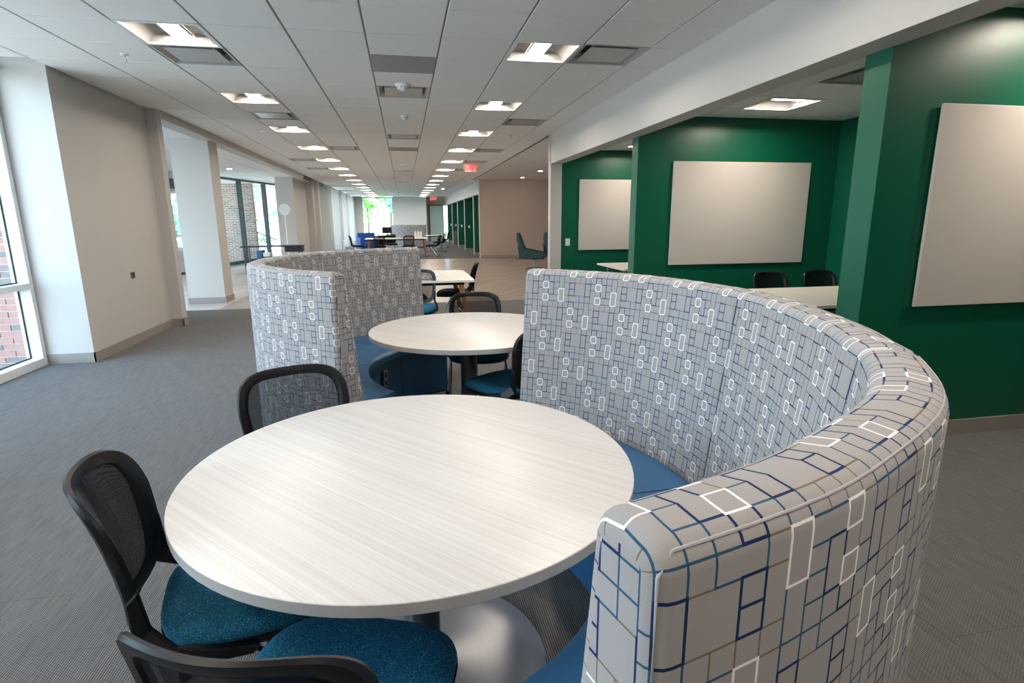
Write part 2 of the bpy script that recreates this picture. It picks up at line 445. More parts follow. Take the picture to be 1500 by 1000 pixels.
def tag(o, label, cat, group=None):
    o['label'] = label; o['category'] = cat
    if group: o['group'] = group
    return o
def thing(name, label, cat, loc=(0, 0, 0), rz=0, group=None):
    o = bpy.data.objects.new(name, None); C.objects.link(o); o.empty_display_size = 0.1
    o.location = loc; o.rotation_euler = (0, 0, rz); return tag(o, label, cat, group)
def struct(o): o['kind'] = 'structure'; return o
def dup(root, loc, rz=0, label=None, group=None):
    r = root.copy(); C.objects.link(r); r.location = loc; r.rotation_euler = (0, 0, rz)
    if label: r['label'] = label
    if group: r['group'] = group
    for ch in list(root.children):
        c = ch.copy(); C.objects.link(c); c.parent = r
        for g in list(ch.children):
            d = g.copy(); C.objects.link(d); d.parent = c
    return r
def gx(c): return (c-GX)*T
def gy(r): return (r+GY)*T
def face(dx, dy): return math.atan2(-dx, dy)     # rotation that turns local +y to (dx, dy)

# ------------------------------------------------------------------ floor
fl = struct(MB().box(-10.0, -6, -0.12, 8, 41, -0.006).build('floor', 'lvt'))
for nm, (x0, y0, x1, y1) in (('carpet', (-3.9, -6, 8, 10.08)), ('carpet', (-4.4, 21.6, 8, 41))):
    MB().box(x0, y0, -0.006, x1, y1, 0.0).build('carpet', 'carpet', fl)
MB().box(-3.15, 10.08, -0.006, 8, 21.6, -0.002).build('vinyl_planks', 'lvt', fl)
MB().box(-9.9, 8.7, -0.006, -3.15, 21.6, -0.002).build('daylit_vinyl_planks', 'lvtdaylit', fl)  # paler tone stands for daylight on the lobby floor

# ------------------------------------------------------------------ ceiling : grid, tiles
ceil = MB().box(-4.2, -6, Z+0.16, 3.0, 40.0, Z+0.22)
ceiling = struct(ceil.build('ceiling', 'plenum'))
XL, XR = -3.30, 2.585
RIGHT_EDGE = {True: 2.585}
specials = {}                      # (col,row) -> kind
for i, r in enumerate(range(-15, 54, 4)):
    specials[(2, r)] = 'light'; specials[(-3, r)] = 'light'
for q in ((-3,2), (-3,7), (-2,13), (-4,17), (-4,21), (3,1), (3,7), (3,13), (3,17), (3,21), (0,4), (0,10), (0,22), (0,30), (0,-4), (-3,-6), (3,-5)):
    specials[q] = 'vent'
specials[(0, 2)] = 'panel'; specials[(0, 13)] = 'panel'; specials[(0, -6)] = 'panel'

bars = MB()
rows = range(-17, 54)
for c in range(-5, 5):
    bars.box(gx(c)-0.012, gy(-17), Z+0.001, gx(c)+0.012, gy(54), Z+0.02)
for r in range(-17, 55):
    bars.box(XL, gy(r)-0.009, Z+0.0015, XR+0.2, gy(r)+0.009, Z+0.02)
MB.build(bars, 'ceiling_grid', 'grid', ceiling)
tiles = []
for c in range(-6, 5):
    for r in rows:
        if (c, r) in specials: continue
        x0, x1 = gx(c), gx(c+1); y0, y1 = gy(r), gy(r+1)
        if c == -6:
            if y1 > 6.6 : continue
            x0 = -3.75
        if c == -5 and y0 > 8.4: x0 = max(x0, -3.16)
        if c == 4: x1 = XR + (0.03 if y0 < 10 else 0.22)
        if x1-x0 < 0.1: continue
        cx, cy = (x0+x1)/2, (y0+y1)/2
        d = math.hypot(cx, cy)
        vis = cy > 2.2 and abs(math.atan2(cx, cy)-yaw) < 0.80
        tiles.append((0 if vis else 1, d, x0, x1, y0, y1))
tiles.sort()
shared = {}
rest = MB()
gxm, gym = 0.0065, 0.0025
def tile_box(mb, w_, h_, ox=0, oy=0):
    a, b_ = w_/2, h_/2
    e = 0.004
    mb.hexa([(ox-a+e, oy-b_+e, -0.008), (ox+a-e, oy-b_+e, -0.008), (ox+a-e, oy+b_-e, -0.008), (ox-a+e, oy+b_-e, -0.008)],
            [(ox-a, oy-b_, 0.0), (ox+a, oy-b_, 0.0), (ox+a, oy+b_, 0.0), (ox-a, oy+b_, 0.0)])
for i, (vv, d, x0, x1, y0, y1) in enumerate(tiles):
    w_, h_ = x1-x0-2*gxm, y1-y0-2*gym
    cx, cy = (x0+x1)/2, (y0+y1)/2
    if i < 296 and vv == 0:
        key = (round(w_, 3), round(h_, 3))
        if key not in shared:
            mb = MB(); tile_box(mb, w_, h_)
            ob = mb.build('ceiling_tile', 'tile', ceiling); shared[key] = ob.data
        else:
            ob = bpy.data.objects.new('ceiling_tile', shared[key]); C.objects.link(ob); ob.parent = ceiling
        ob.location = (cx, cy, Z)
    else:
        k = len(rest.v); tile_box(rest, w_, h_, cx, cy)
        for q in range(k, len(rest.v)):
            p = rest.v[q]; rest.v[q] = (p[0], p[1], p[2]+Z)
ro = rest.build('far_ceiling_tiles', 'tile', ceiling); ro['kind'] = 'stuff'
# lid over the tiles so that no light leaks in
MB().box(-4.4, -6.2, Z+0.22, 8.2, 41, Z+0.40).build('ceiling_slab', 'plenum', ceiling)
# plaster ceiling over the lounge niche and lobby ceiling
struct(MB().box(2.80, 10.1, Z-0.004, 8.0, 21.7, Z+0.05).build('ceiling', 'plaster'))
lobc = struct(MB().box(-10.0, 8.7, 2.858, -3.32, 27.0, 2.92).build('ceiling', 'grid'))
n = 0
for i in range(11):
    for j in range(30):
        x1 = -3.33-i*T; x0 = x1-T; y0 = 8.75+j*T; y1 = y0+T
        if y0 > 24 or x0 < -9.9 or -x0/y0 > 0.56: continue
        if n < 200:
            key = (round(T-2*gxm, 3), round(T-2*gym, 3))
            ob = bpy.data.objects.new('ceiling_tile', shared[key]); C.objects.link(ob); ob.parent = lobc
            ob.location = ((x0+x1)/2, (y0+y1)/2, 2.857); n += 1

# ------------------------------------------------------------------ ceiling fittings
def troffer(label, loc, group, rz=0, proto=[None]):
    if proto[0] is not None: return dup(proto[0], loc, rz, label, group)
    t = thing('ceiling_light', label, 'light', loc, rz, group); proto[0] = t
    a = 0.300; b_ = 0.268
    f = MB()
    for x0, y0, x1, y1 in ((-a,-a,a,-b_), (-a,b_,a,a), (-a,-b_,-b_,b_), (b_,-b_,a,b_)): f.box(x0, y0, -0.012, x1, y1, 0.004)
    f.build('frame', 'pan', t)
    p = MB()
    d = 0.085
    for s in (-1, 1):     # curved side reflectors, from the rim up to the centre basket
        prof = [(b_*s, 0.0), (0.24*s, 0.045), (0.20*s, 0.070), (0.14*s, 0.080), (0.085*s, 0.072)]
        vs = []; fs = []
        for x, z in prof: vs += [(x, -b_, z), (x, b_, z)]
        for k in range(len(prof)-1): fs.append((2*k, 2*k+1, 2*k+3, 2*k+2))
        p.add(vs, fs)
    for s in (-1, 1):
        p.add([(-b_, s*b_, 0), (b_, s*b_, 0), (b_, s*b_, d), (-b_, s*b_, d)], [(0, 1, 2, 3)])
    p.add([(-b_, -b_, d), (b_, -b_, d), (b_, b_, d), (-b_, b_, d)], [(0, 1, 2, 3)])
    p.build('reflector', 'refl', t, smooth=True)
    e = MB(); n_ = 6; vs = []; fs = []
    for k in range(n_+1):
        an = PI*k/n_; x = -0.075*math.cos(an); z = 0.062-0.022*math.sin(an); vs += [(x, -0.262, z), (x, 0.262, z)]
    for k in range(n_): fs.append((2*k, 2*k+2, 2*k+3, 2*k+1))
    e.add(vs, fs).build('lens', 'lens', t, smooth=True)
    rl = MB()
    for s in (-1, 1): rl.box(s*0.078-0.003, -0.262, 0.05, s*0.078+0.003, 0.262, 0.075)
    rl.build('lens_rail', 'ventgrey', t)
    return t

def diffuser(label, loc, group, rz=0, proto=[None]):
    if proto[0] is not None: return dup(proto[0], loc, rz, label, group)
    t = thing('ceiling_vent', label, 'vent', loc, rz, group); proto[0] = t
    a = 0.300
    f = MB()      # flared cone rising from the rim
    prof = [(a, -0.008), (a-0.02, -0.008), (a-0.055, 0.025), (a-0.075, 0.07)]
    rg = [[(-h, -h, z), (h, -h, z), (h, h, z), (-h, h, z)] for h, z in prof]
    f.rings(rg); f.build('frame', 'ventgrey', t)
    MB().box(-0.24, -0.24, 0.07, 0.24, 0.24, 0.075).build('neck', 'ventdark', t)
    MB().box(-0.215, -0.215, -0.004, 0.215, 0.215, 0.004).build('plaque', 'ventgrey', t, bevel=0.002, seg=1)
    for sx in (-1, 1):
        for sy in (-1, 1): MB().box(sx*0.19-0.008, sy*0.19-0.008, 0.004, sx*0.19+0.008, sy*0.19+0.008, 0.07).build('hanger', 'white', t)
    return t

ordn = ['nearest', 'second', 'third', 'fourth', 'fifth', 'sixth', 'seventh', 'eighth', 'ninth', 'tenth', 'eleventh', 'twelfth', 'thirteenth', 'fourteenth', 'fifteenth', 'sixteenth']
li = {2: 0, -3: 0}; vi = {}
for (c, r), k in sorted(specials.items(), key=lambda q: q[0][1]):
    loc = (gx(c+0.5), gy(r+0.5), Z); side = 'right' if c > 0 else 'left'
    if k == 'light':
        if gy(r) < 4.0:
            troffer('square recessed ceiling light above and behind the camera in the %s row, %s back' % (side, {-3:'first',-7:'second',-11:'third',-15:'fourth'}[r]), loc, 'ceiling lights behind the camera')
        else:
            troffer('square recessed ceiling light with glowing centre lens, %s one in the %s row' % (ordn[li[c]], side), loc, 'recessed lights in the main ceiling')
            li[c] += 1
    elif k == 'vent':
        if gy(r) < 4.0: lab = 'grey square plaque air diffuser behind the camera, %s' % {0:'middle strip',-3:'left side',3:'right side'}[c]
        elif c == 0: vi['c'] = vi.get('c', 0); lab = 'grey square air diffuser in the middle ceiling strip, %s one' % ordn[vi['c']]; vi['c'] += 1
        else: vi[side] = vi.get(side, 0); lab = 'grey square plaque air diffuser beside the %s row of lights, %s one' % (side, ordn[vi[side]]); vi[side] += 1
        diffuser(lab, loc, 'ceiling air diffusers')
    else:
        pn = thing('return_air_panel', 'flat grey return air panel in ceiling, ' + {2: 'nearest, just before the smoke detector', 13: 'further away, behind the second middle diffuser', -6: 'behind the camera position'}[r], 'panel', loc)
        MB().box(-0.296, -0.296, -0.010, 0.296, 0.296, 0.0).build('panel_face', 'perf', pn, bevel=0.003, seg=1)
        MB().box(-0.30, -0.30, 0.0, 0.30, 0.30, 0.012).build('panel_frame', 'ventgrey', pn)

def smoke_detector(lab, loc, rad, name='smoke_detector'):
    t = thing(name, lab, 'detector', loc)
    MB().lathe([(rad, 0), (rad, -0.012), (rad*0.92, -0.022), (rad*0.75, -0.032)], n=28).build('base_ring', 'white', t, smooth=True)
    MB().lathe([(rad*0.78, -0.030), (rad*0.74, -0.048), (rad*0.55, -0.062), (rad*0.28, -0.068), (rad*0.01, -0.069)], n=28).build('cover', 'white', t, smooth=True)
    s = MB()
    for k in range(10):
        a = 2*PI*k/10; s.box(rad*0.72*math.cos(a)-0.006, rad*0.72*math.sin(a)-0.006, -0.043, rad*0.72*math.cos(a)+0.006, rad*0.72*math.sin(a)+0.006, -0.036)
    s.build('vent_slots', 'ventdark', t)
    MB().tube([(rad*0.1, -rad*0.5, -0.05), (rad*0.1, -rad*0.5, -0.082)], 0.008).build('indicator', 'white', t)
smoke_detector('large white smoke detector in middle ceiling strip, just before nearest middle diffuser', (0.06, 6.72, Z-0.008), 0.085)
smoke_detector('small white smoke detector in middle ceiling strip, beyond nearest middle diffuser', (0.076, 8.62, Z-0.008), 0.06)
smoke_detector('far white smoke detector in middle ceiling strip, halfway down the hall', (0.065, 15.93, Z-0.008), 0.075)
smoke_detector('farthest white smoke detector in middle ceiling strip, near the far end', (0.137, 21.66, Z-0.008), 0.085)
def sprinkler(lab, loc):
    t = thing('fire_sprinkler', lab, 'sprinkler', loc)
    MB().lathe([(0.034, 0), (0.030, -0.006), (0.012, -0.010)], n=16).build('escutcheon', 'white', t, smooth=True)
    MB().tube([(0, 0, -0.008), (0, 0, -0.03)], 0.009).tube([(-0.012, 0, -0.03), (-0.014, 0, -0.045), (0, 0, -0.06)], 0.003).tube([(0.012, 0, -0.03), (0.014, 0, -0.045), (0, 0, -0.06)], 0.003).build('body', 'white', t)
    MB().lathe([(0.002, -0.060), (0.022, -0.061), (0.022, -0.064), (0.002, -0.064)], n=12).build('deflector', 'white', t)
sprinkler('small fire sprinkler under ceiling beside the nearest left light', (-2.382, 5.96, Z-0.008))
sprinkler('small fire sprinkler under ceiling below the nearest right diffuser', (1.917, 5.96, Z-0.008))
sprinkler('small fire sprinkler under ceiling past the second right diffuser', (1.93, 10.24, Z-0.008))
sprinkler('small fire sprinkler under ceiling left of the third left light', (-2.19, 10.13, Z-0.008))
sprinkler('small fire sprinkler under ceiling of middle meeting room beside its light', (3.92, 5.28, 2.64))

def downlight(lab, loc):
    t = thing('downlight', lab, 'light', loc, 0, 'round downlights')
    MB().lathe([(0.085, 0.0), (0.085, -0.006), (0.066, -0.006), (0.066, -0.001)], n=20).build('trim_ring', 'white', t, smooth=True)
    MB().disc(0.066, -0.0035, n=20, up=False).build('lens', 'downlens', t)
downlight('round downlight in plaster ceiling in front of the brown wall, farther one', (4.28, 20.46, Z-0.004))
downlight('round downlight in plaster ceiling in front of the brown wall, nearer one', (4.26, 17.64, Z-0.004))
downlight('small round downlight in far main ceiling near the far exit sign', (1.94, 28.06, Z-0.009))
downlight('round downlight in lobby ceiling beyond the white column, nearer one', (-4.05, 13.2, 2.85))
downlight('round downlight in lobby ceiling beyond the white column, farther one', (-4.6, 17.0, 2.85))

def exit_sign(lab, loc, wid, hgt):
    t = thing('exit_sign', lab, 'sign', loc, 0)
    MB().box(-wid/2, -0.02, -hgt, wid/2, 0.02, 0).build('housing', 'exitbox', t, bevel=0.004, seg=1)
    MB().tube([(0, 0, 0), (0, 0, Z-loc[2])], 0.012).lathe([(0.06, Z-loc[2]-0.02), (0.06, Z-loc[2]), (0.01, Z-loc[2])], n=12).build('mount', 'white', t)
    cv = bpy.data.curves.new('letters', 'FONT'); cv.body = 'EXIT'; cv.size = hgt*0.95; cv.extrude = 0.004; cv.align_x = 'CENTER'; cv.align_y = 'CENTER'; cv.offset = 0.006
    tmp = bpy.data.objects.new('letters', cv); C.objects.link(tmp)
    dg = bpy.context.evaluated_depsgraph_get(); me = bpy.data.meshes.new_from_object(tmp.evaluated_get(dg))
    bpy.data.objects.remove(tmp)
    me.materials.clear(); me.materials.append(M['red'])
    lo = bpy.data.objects.new('letters', me); C.objects.link(lo); lo.parent = t
    lo.location = (0, -0.024, -hgt/2); lo.rotation_euler = (PI/2, 0, 0)
    lo.scale = (wid/0.36*0.34/hgt*0.20/0.19, 1, 1) if False else (1, 1, 1)
    MB().tube([(wid/2+0.02, -0.02, -0.02), (wid/2+0.05, -0.03, -0.02)], 0.006).build('test_button', 'white', t)
exit_sign('red EXIT sign hanging from main ceiling by the right diffuser', (1.80, 15.3, 2.88), 0.30, 0.19)
exit_sign('far red EXIT sign above the door at the end of the hall', (1.93, 37.0, 2.88), 0.36, 0.22)

# ------------------------------------------------------------------ right side : beam, partitions, meeting rooms
BX0, BX1, BZ = 2.585, 2.79, 2.408
struct(MB().box(BX0, -6, BZ, BX1, 9.97, Z+0.2).build('trim_1', 'paint'))
struct(MB().box(BX0, 9.93, 0, BX1, 10.09, Z+0.2).build('trim_2', 'paint'))
PY = [(-0.72, -0.53), (2.985, 3.18), (6.56, 6.74), (9.945, 10.09)]
walls = []
for i, (y0, y1) in enumerate(PY):
    x0 = BX1-0.012 if i < 3 else BX1
    zt = 2.80
    wl = struct(MB().box(x0, y0, 0, 5.55, y1, zt).build('wall_partition', 'green')); walls.append(wl)
    if i < 3:
        mb = MB().box(x0-0.012, y0-0.012, 0, 5.5, y0, 0.105).box(x0-0.012, y1, 0, 5.5, y1+0.012, 0.105).box(x0-0.012, y0, 0, x0, y1, 0.105)
    else: mb = MB().box(x0, y0-0.012, 0, 5.5, y0, 0.105)
    struct(mb.build('baseboard_partition', 'base'))
struct(MB().box(5.49, -6, 0, 5.7, 10.09, 3.0).build('wall_right', 'green'))
rc = struct(MB().box(BX1, -6, 2.79, 5.5, 10.0, 2.83).build('ceiling', 'plenum'))
n = 0
for (ya, yb) in ((-0.5, 2.985), (3.18, 6.56), (6.74, 9.94)):
    for i in range(5):
        for j in range(6):
            x0 = BX1+0.33+(i-1)*T; x1 = x0+T; y1 = yb-0.52-(j-1)*T if (ya > 0) else yb-0.2-(j-1)*T; y0 = y1-T
            x0 = max(x0, BX1+0.005); x1 = min(x1, 5.485); y0 = max(y0, ya); y1 = min(y1, yb)
            if x1-x0 < 0.08 or y1-y0 < 0.08: continue
            if i == 2 and (j == 1 or (j == 3 and 3 < ya < 4)): continue
            mb = MB(); tile_box(mb, x1-x0-2*gym, y1-y0-2*gym)
            ob = mb.build('ceiling_tile', 'tile', rc); ob.location = ((x0+x1)/2, (y0+y1)/2, 2.655)
room_light_y = []
for lab, yb in (('near', 2.985-0.2), ('middle', 6.56-0.52), ('far', 9.94-0.52)):
    troffer('square recessed ceiling light in the %s green meeting room' % lab, (BX1+0.33+1.5*T, yb-0.5*T, 2.652), 'meeting room lights', PI/2)
dv = diffuser('grey air diffuser in the middle green meeting room ceiling beside the pillar edge', (BX1+0.33+1.5*T, 6.56-0.52-2.5*T, 2.652), 'ceiling air diffusers')

def whiteboard(lab, x0, x1, z0, z1, y):
    t = thing('whiteboard', lab, 'whiteboard', ((x0+x1)/2, y, z0))
    h = (x1-x0)/2
    MB().box(-h, -0.034, 0, h, -0.014, z1-z0).build('writing_surface', 'board', t, bevel=0.003, seg=1)
    MB().box(-h+0.08, -0.0145, 0.06, h-0.08, 0.0, z1-z0-0.06).build('wall_bracket', 'boardedge', t)
    return t
whiteboard('large frameless whiteboard on the nearest green wall at right', 3.14, 5.0, 0.905, 2.11, 2.985)
whiteboard('large frameless whiteboard on the middle green wall behind the curved booth', 3.227, 5.097, 0.888, 2.132, 6.56)
whiteboard('large frameless whiteboard on the farthest green wall beside light switch', 3.114, 4.98, 0.902, 2.146, 9.945)

def plate(lab, name, cat, loc, rz, w_, h_, m='white', kind='switch'):
    t = thing(name, lab, cat, loc, rz)
    MB().box(-w_/2, -0.008, -h_/2, w_/2, 0, h_/2).build('cover_plate', m, t, bevel=0.002, seg=1)
    if kind == 'switch': MB().box(-w_*0.2, -0.013, -h_*0.28, w_*0.2, -0.007, h_*0.28).build('rocker', 'white', t, bevel=0.001, seg=1)
    else:
        for s in (-1, 1): MB().box(-w_*0.23, -0.011, s*h_*0.24-h_*0.15, w_*0.23, -0.007, s*h_*0.24+h_*0.15).build('socket', 'black' if m != 'white' else 'white', t, bevel=0.001, seg=1)
    return t
plate('white light switch plate on the farthest green wall left of whiteboard', 'light_switch', 'switch', (2.917, 9.945, 1.047), 0, 0.085, 0.13)

# ------------------------------------------------------------------ lounge niche with brown wall and far green bays
struct(MB().box(2.62, 10.1, Z-0.012, 2.66, 21.7, Z+0.02).build('shadow_strip_9', 'ventdark'))  # dark strip drawn in place of the shadow line along the ceiling edge
struct(MB().box(2.66, 10.1, Z-0.02, 2.80, 21.7, Z+0.02).build('trim_10', 'plaster'))
struct(MB().box(2.85, 21.55, 0, 8.0, 21.75, Z+0.1).build('wall_brown', 'taupe'))
struct(MB().box(2.86, 21.535, 0, 7.9, 21.55, 0.11).build('baseboard_1', 'base'))
struct(MB().box(7.8, 10.0, 0, 8.0, 21.7, Z+0.1).build('wall_niche', 'taupe'))
struct(MB().box(2.835, 21.55, 0, 2.85, 21.75, Z).build('trim_3', 'paint'))
struct(MB().box(2.85, 21.75, BZ, 3.02, 39.2, Z+0.1).build('trim_4', 'paint'))
far_y = [23.75, 27.3, 30.85, 34.4, 38.0]
for i, y in enumerate(far_y):
    wl = struct(MB().box(2.90, y, 0, 6.0, y+0.16, 2.7).build('wall_partition', 'green'))
    MB().box(2.87, y, 0, 2.90, y+0.16, BZ).build('end_trim', 'paint', wl)
    MB().box(2.89, y-0.012, 0, 6.0, y, 0.105).build('baseboard', 'base', wl)
    if i: plate('white switch plate on far green bay wall, %s bay' % ordn[i], 'light_switch', 'switch', (3.08, y, 1.12), 0, 0.09, 0.13, 'white', 'switch')
struct(MB().box(3.02, 21.75, 2.66, 6.0, 39.2, 2.72).build('ceiling', 'plaster'))
struct(MB().box(6.0, 21.75, 0, 6.2, 39.2, 2.8).build('wall_bay', 'green'))
# far end
struct(MB().box(-0.66, 39.0, 0, 1.54, 39.3, Z+0.1).build('wall_end', 'bright'))
struct(MB().box(1.54, 39.9, 0, 2.70, 40.1, Z+0.1).box(2.70, 39.9, 2.45, 6.2, 40.1, Z+0.1).build('wall_far', 'taupe'))
struct(MB().box(1.46, 39.3, 0, 1.54, 40.0, Z+0.1).build('trim_5', 'taupe'))
struct(MB().box(-3.35, 39.0, 0, -2.66, 39.3, Z+0.1).build('wall_end', 'bright'))
dr = struct(MB().box(1.80, 39.86, 0, 2.66, 39.9, 2.40).build('door_1', 'frost'))
MB().box(1.70, 39.84, 0, 1.80, 39.9, 2.46).box(1.80, 39.84, 2.40, 2.66, 39.9, 2.46).build('door_frame', 'dkframe', dr)
MB().tube([(2.58, 39.82, 0.95), (2.58, 39.82, 1.10)], 0.012).build('door_handle', 'steel', dr)

# ------------------------------------------------------------------ window builder (frame along a line on the floor plan)
def window(name, A, B, z0, z1, mulls=(), trans=(), depth=0.15, fw=0.06, fm='alu', nrm_out=None, gasket=True):
    """A,B plan ends; frame interior face on AB, depth towards nrm_out"""
    A, B = Vector((*A, 0)), Vector((*B, 0)); d = (B-A).normalized(); L = (B-A).length
    nrm = Vector((*nrm_out, 0)).normalized()
    def bar(mb, s0, s1, za, zb, d0=0.0, d1=depth):
        p = lambda s, dd: A + d*s + nrm*dd
        q = [p(s0, d0), p(s1, d0), p(s1, d1), p(s0, d1)]
        if (q[1]-q[0]).cross(q[3]-q[0]).z < 0: q = q[::-1]
        mb.hexa([(v.x, v.y, za) for v in q], [(v.x, v.y, zb) for v in q])
    f = MB()
    bar(f, 0, L, z0, z0+fw*1.4); bar(f, 0, L, z1-fw, z1); bar(f, 0, fw, z0+fw*1.4, z1-fw); bar(f, L-fw, L, z0+fw*1.4, z1-fw)
    root = struct(f.build(name, fm))
    ss = [fw]; 
    for s in mulls:
        m = MB(); bar(m, s-fw/2, s+fw/2, z0+fw*1.4, z1-fw); m.build('mullion', fm, root); ss += [s-fw/2, s+fw/2]
    ss.append(L-fw)
    zz = [z0+fw*1.4]
    for t in trans:
        m = MB(); bar(m, fw, L-fw, t-fw/2, t+fw/2, 0.005, depth-0.005); m.build('transom', fm, root); zz += [t-fw/2, t+fw/2]
    zz.append(z1-fw)
    for i in range(0, len(ss), 2):
        for j in range(0, len(zz), 2):
            g = MB(); bar(g, ss[i], ss[i+1], zz[j], zz[j+1], depth-0.035, depth-0.027); pane = g.build('pane', 'glass', root)
            if gasket:
                k = MB(); w_ = 0.012
                for s0, s1, za, zb in ((ss[i], ss[i+1], zz[j], zz[j]+w_), (ss[i], ss[i+1], zz[j+1]-w_, zz[j+1]), (ss[i], ss[i]+w_, zz[j]+w_, zz[j+1]-w_), (ss[i+1]-w_, ss[i+1], zz[j]+w_, zz[j+1]-w_)):
                    bar(k, s0, s1, za, zb, depth-0.045, depth-0.036)
                k.build('gasket', 'gasket', pane)
    return root

# ------------------------------------------------------------------ left side : piers and windows
def pier(y0, y1, x0=-4.15, x1=-3.30, zt=Z+0.2, nm='wall_left'):
    p = struct(MB().box(x0, y0, 0, x1, y1, zt).build(nm, 'paint'))
    return p
WX = -3.74
p1 = pier(6.50, 8.62)
MB().box(-3.75, 6.488, 0, -3.288, 6.50, 0.105).box(-3.30, 6.488, 0, -3.288, 8.60, 0.105).build('baseboard', 'base', p1)
p1b = struct(MB().box(-4.15, 8.60, 0, -3.165, 8.76, Z+0.2).build('trim_6', 'paint'))
MB().box(-3.30, 8.588, 0, -3.153, 8.60, 0.105).box(-3.165, 8.588, 0, -3.153, 8.77, 0.105).build('baseboard', 'base', p1b)
p2 = pier(2.20, 3.40); p3 = pier(-2.30, 0.0); p4 = pier(-6.2, -5.6)
for p, (a, b_) in ((p2, (2.2, 3.4)), (p3, (-2.3, 0.0))):
    MB().box(-3.74, a-0.012, 0, -3.288, a, 0.105).box(-3.74, b_, 0, -3.288, b_+0.012, 0.105).box(-3.30, a, 0, -3.288, b_, 0.105).build('baseboard', 'base', p)
window('window_1', (WX, 3.40), (WX, 6.49), 0.0, Z, mulls=(1.55,), trans=(0.83,), nrm_out=(-1, 0))
window('window_2', (WX, 0.0), (WX, 2.2), 0.0, Z, mulls=(1.1,), trans=(0.83,), nrm_out=(-1, 0))
pier(-5.6, -2.3)  # unseen bay closed with solid wall to cut daylight from behind
struct(MB().box(-4.3, -6.2, 0, 5.6, -6.0, Z+0.2).build('wall_back', 'paint'))
struct(MB().box(-5.4, 6.50, -0.13, -4.15, 6.8, 3.6).build('wall_outside', 'mortar'))
plate('brown wall outlet plate on the white pier wall at left', 'wall_outlet', 'outlet', (-3.30, 7.61, 0.82), PI/2, 0.10, 0.075, 'brass', 'outlet')
# beam over the lobby opening
struct(MB().box(-3.40, 8.76, 2.82, -3.165, 20.0, Z+0.2).build('trim_7', 'paint'))
col = struct(MB().box(-3.875, 10.93, 0, -3.262, 11.42, 2.86).build('trim_8', 'paint'))
MB().box(-3.887, 10.918, 0, -3.250, 10.93, 0.105).box(-3.262, 10.93, 0, -3.250, 11.43, 0.105).build('baseboard', 'base', col)
# far lobby end wall
struct(MB().box(-4.08, 20.0, 0, -3.52, 22.4, Z+0.2).build('wall_lobby', 'paint'))
struct(MB().box(-3.80, 22.4, 0, -3.28, 23.0, Z+0.2).build('wall_lobby', 'paint'))
struct(MB().box(-4.10, 22.75, 0, -3.12, 23.05, Z+0.2).build('wall_lobby', 'paint'))
plate('white wall outlet on the far white wall left of the far windows', 'wall_outlet', 'outlet', (-3.7, 22.4, 0.65), 0, 0.12, 0.16, 'white', 'outlet')
wins = [(23.05, 25.7), (26.7, 29.66), (31.0, 33.35), (34.65, 37.6)]
k = 4
for i, (a, b_) in enumerate(wins):
    window('window_%d' % k, (-3.80, a), (-3.80, b_), 0.0, Z, mulls=((b_-a)/2,), trans=(), nrm_out=(-1, 0), gasket=False); k += 1
    nx = wins[i+1][0] if i < 3 else 39.2
    pier(b_, nx, x1=-3.12, nm='wall_left')
window('window_8', (-2.66, 39.05), (-0.66, 39.05), 0.3, Z, mulls=(1.0,), nrm_out=(0, 1), gasket=False)
struct(MB().box(-2.66, 39.0, 0, -0.66, 39.3, 0.30).build('wall_end', 'paint'))
window('window_12', (2.70, 39.92), (6.0, 39.92), 0.0, 2.45, mulls=(1.1, 2.2), nrm_out=(0, 1), gasket=False)
# lobby glazing
window('window_9', (-6.2, 17.9), (-4.45, 25.2), 0.02, 2.86, mulls=(1.5, 3.35, 5.1), fw=0.07, fm='dkframe', nrm_out=(-0.97, 0.23), gasket=False)
w10 = window('window_10', (-9.9, 17.95), (-6.2, 17.95), 0.62, 2.30, mulls=(1.3, 2.6), trans=(1.05,), fw=0.07, fm='alu', nrm_out=(0, 1), gasket=False)
struct(MB().box(-10, 17.95, 0, -6.2, 18.15, 0.62).box(-10, 17.95, 2.30, -6.2, 18.15, 2.9).build('wall_lobby', 'paint'))
struct(MB().box(-10.1, 8.6, 0, -10, 18.2, 2.95).build('wall_lobby', 'paint'))
window('window_11', (-9.95, 8.68), (-4.16, 8.68), 0.02, 2.86, mulls=(1.45, 2.9, 4.35), fw=0.08, fm='dkframe', nrm_out=(0, -1), gasket=False)  # unseen glazed front, put in to daylight the column face
struct(MB().box(-10.1, 8.55, 2.86, -4.15, 8.68, 3.1).build('wall_lobby', 'paint'))
pb = thing('wall_display', 'dark teal wall mounted screen high in the lobby behind the white column', 'screen', (-6.62, 17.93, 2.38))
MB().box(-0.35, -0.05, 0, 0.35, 0.0, 0.26).build('casing', 'black', pb, bevel=0.005, seg=1)
MB().box(-0.33, -0.054, 0.02, 0.33, -0.05, 0.24).build('screen', 'dkframe', pb)

# ------------------------------------------------------------------ outside
struct(MB().box(-90, -40, -0.35, -4.2, 120, -0.13).build('ground', 'pave'))
struct(MB().box(-4.2, 41, -0.35, 40, 120, -0.13).build('ground', 'grass'))
struct(MB().box(-90, 52, -0.13, -12, 54, -0.10).build('ground', 'grass'))
# brick return outside the near window : each brick a piece
bw = struct(MB().box(-5.3, 6.49, -0.13, -3.90, 6.4995, 3.0).build('wall_outside', 'mortar'))
bd = None
for r in range(46):
    for c in range(6):
        x1 = -3.905 - c*0.2135 + (0.10675 if r % 2 else 0); x0 = x1-0.2035
        x1 = min(x1, -3.905); x0 = max(x0, -5.3)
        if x1-x0 < 0.05: continue
        z0 = -0.10 + r*0.0677
        if z0 > 2.6: continue
        ob = MB().box(x0, 6.480-random.random()*0.003, z0, x1, 6.49, z0+0.058).build('brick', 'brickdark' if random.random() < 0.28 else 'brick', bw)

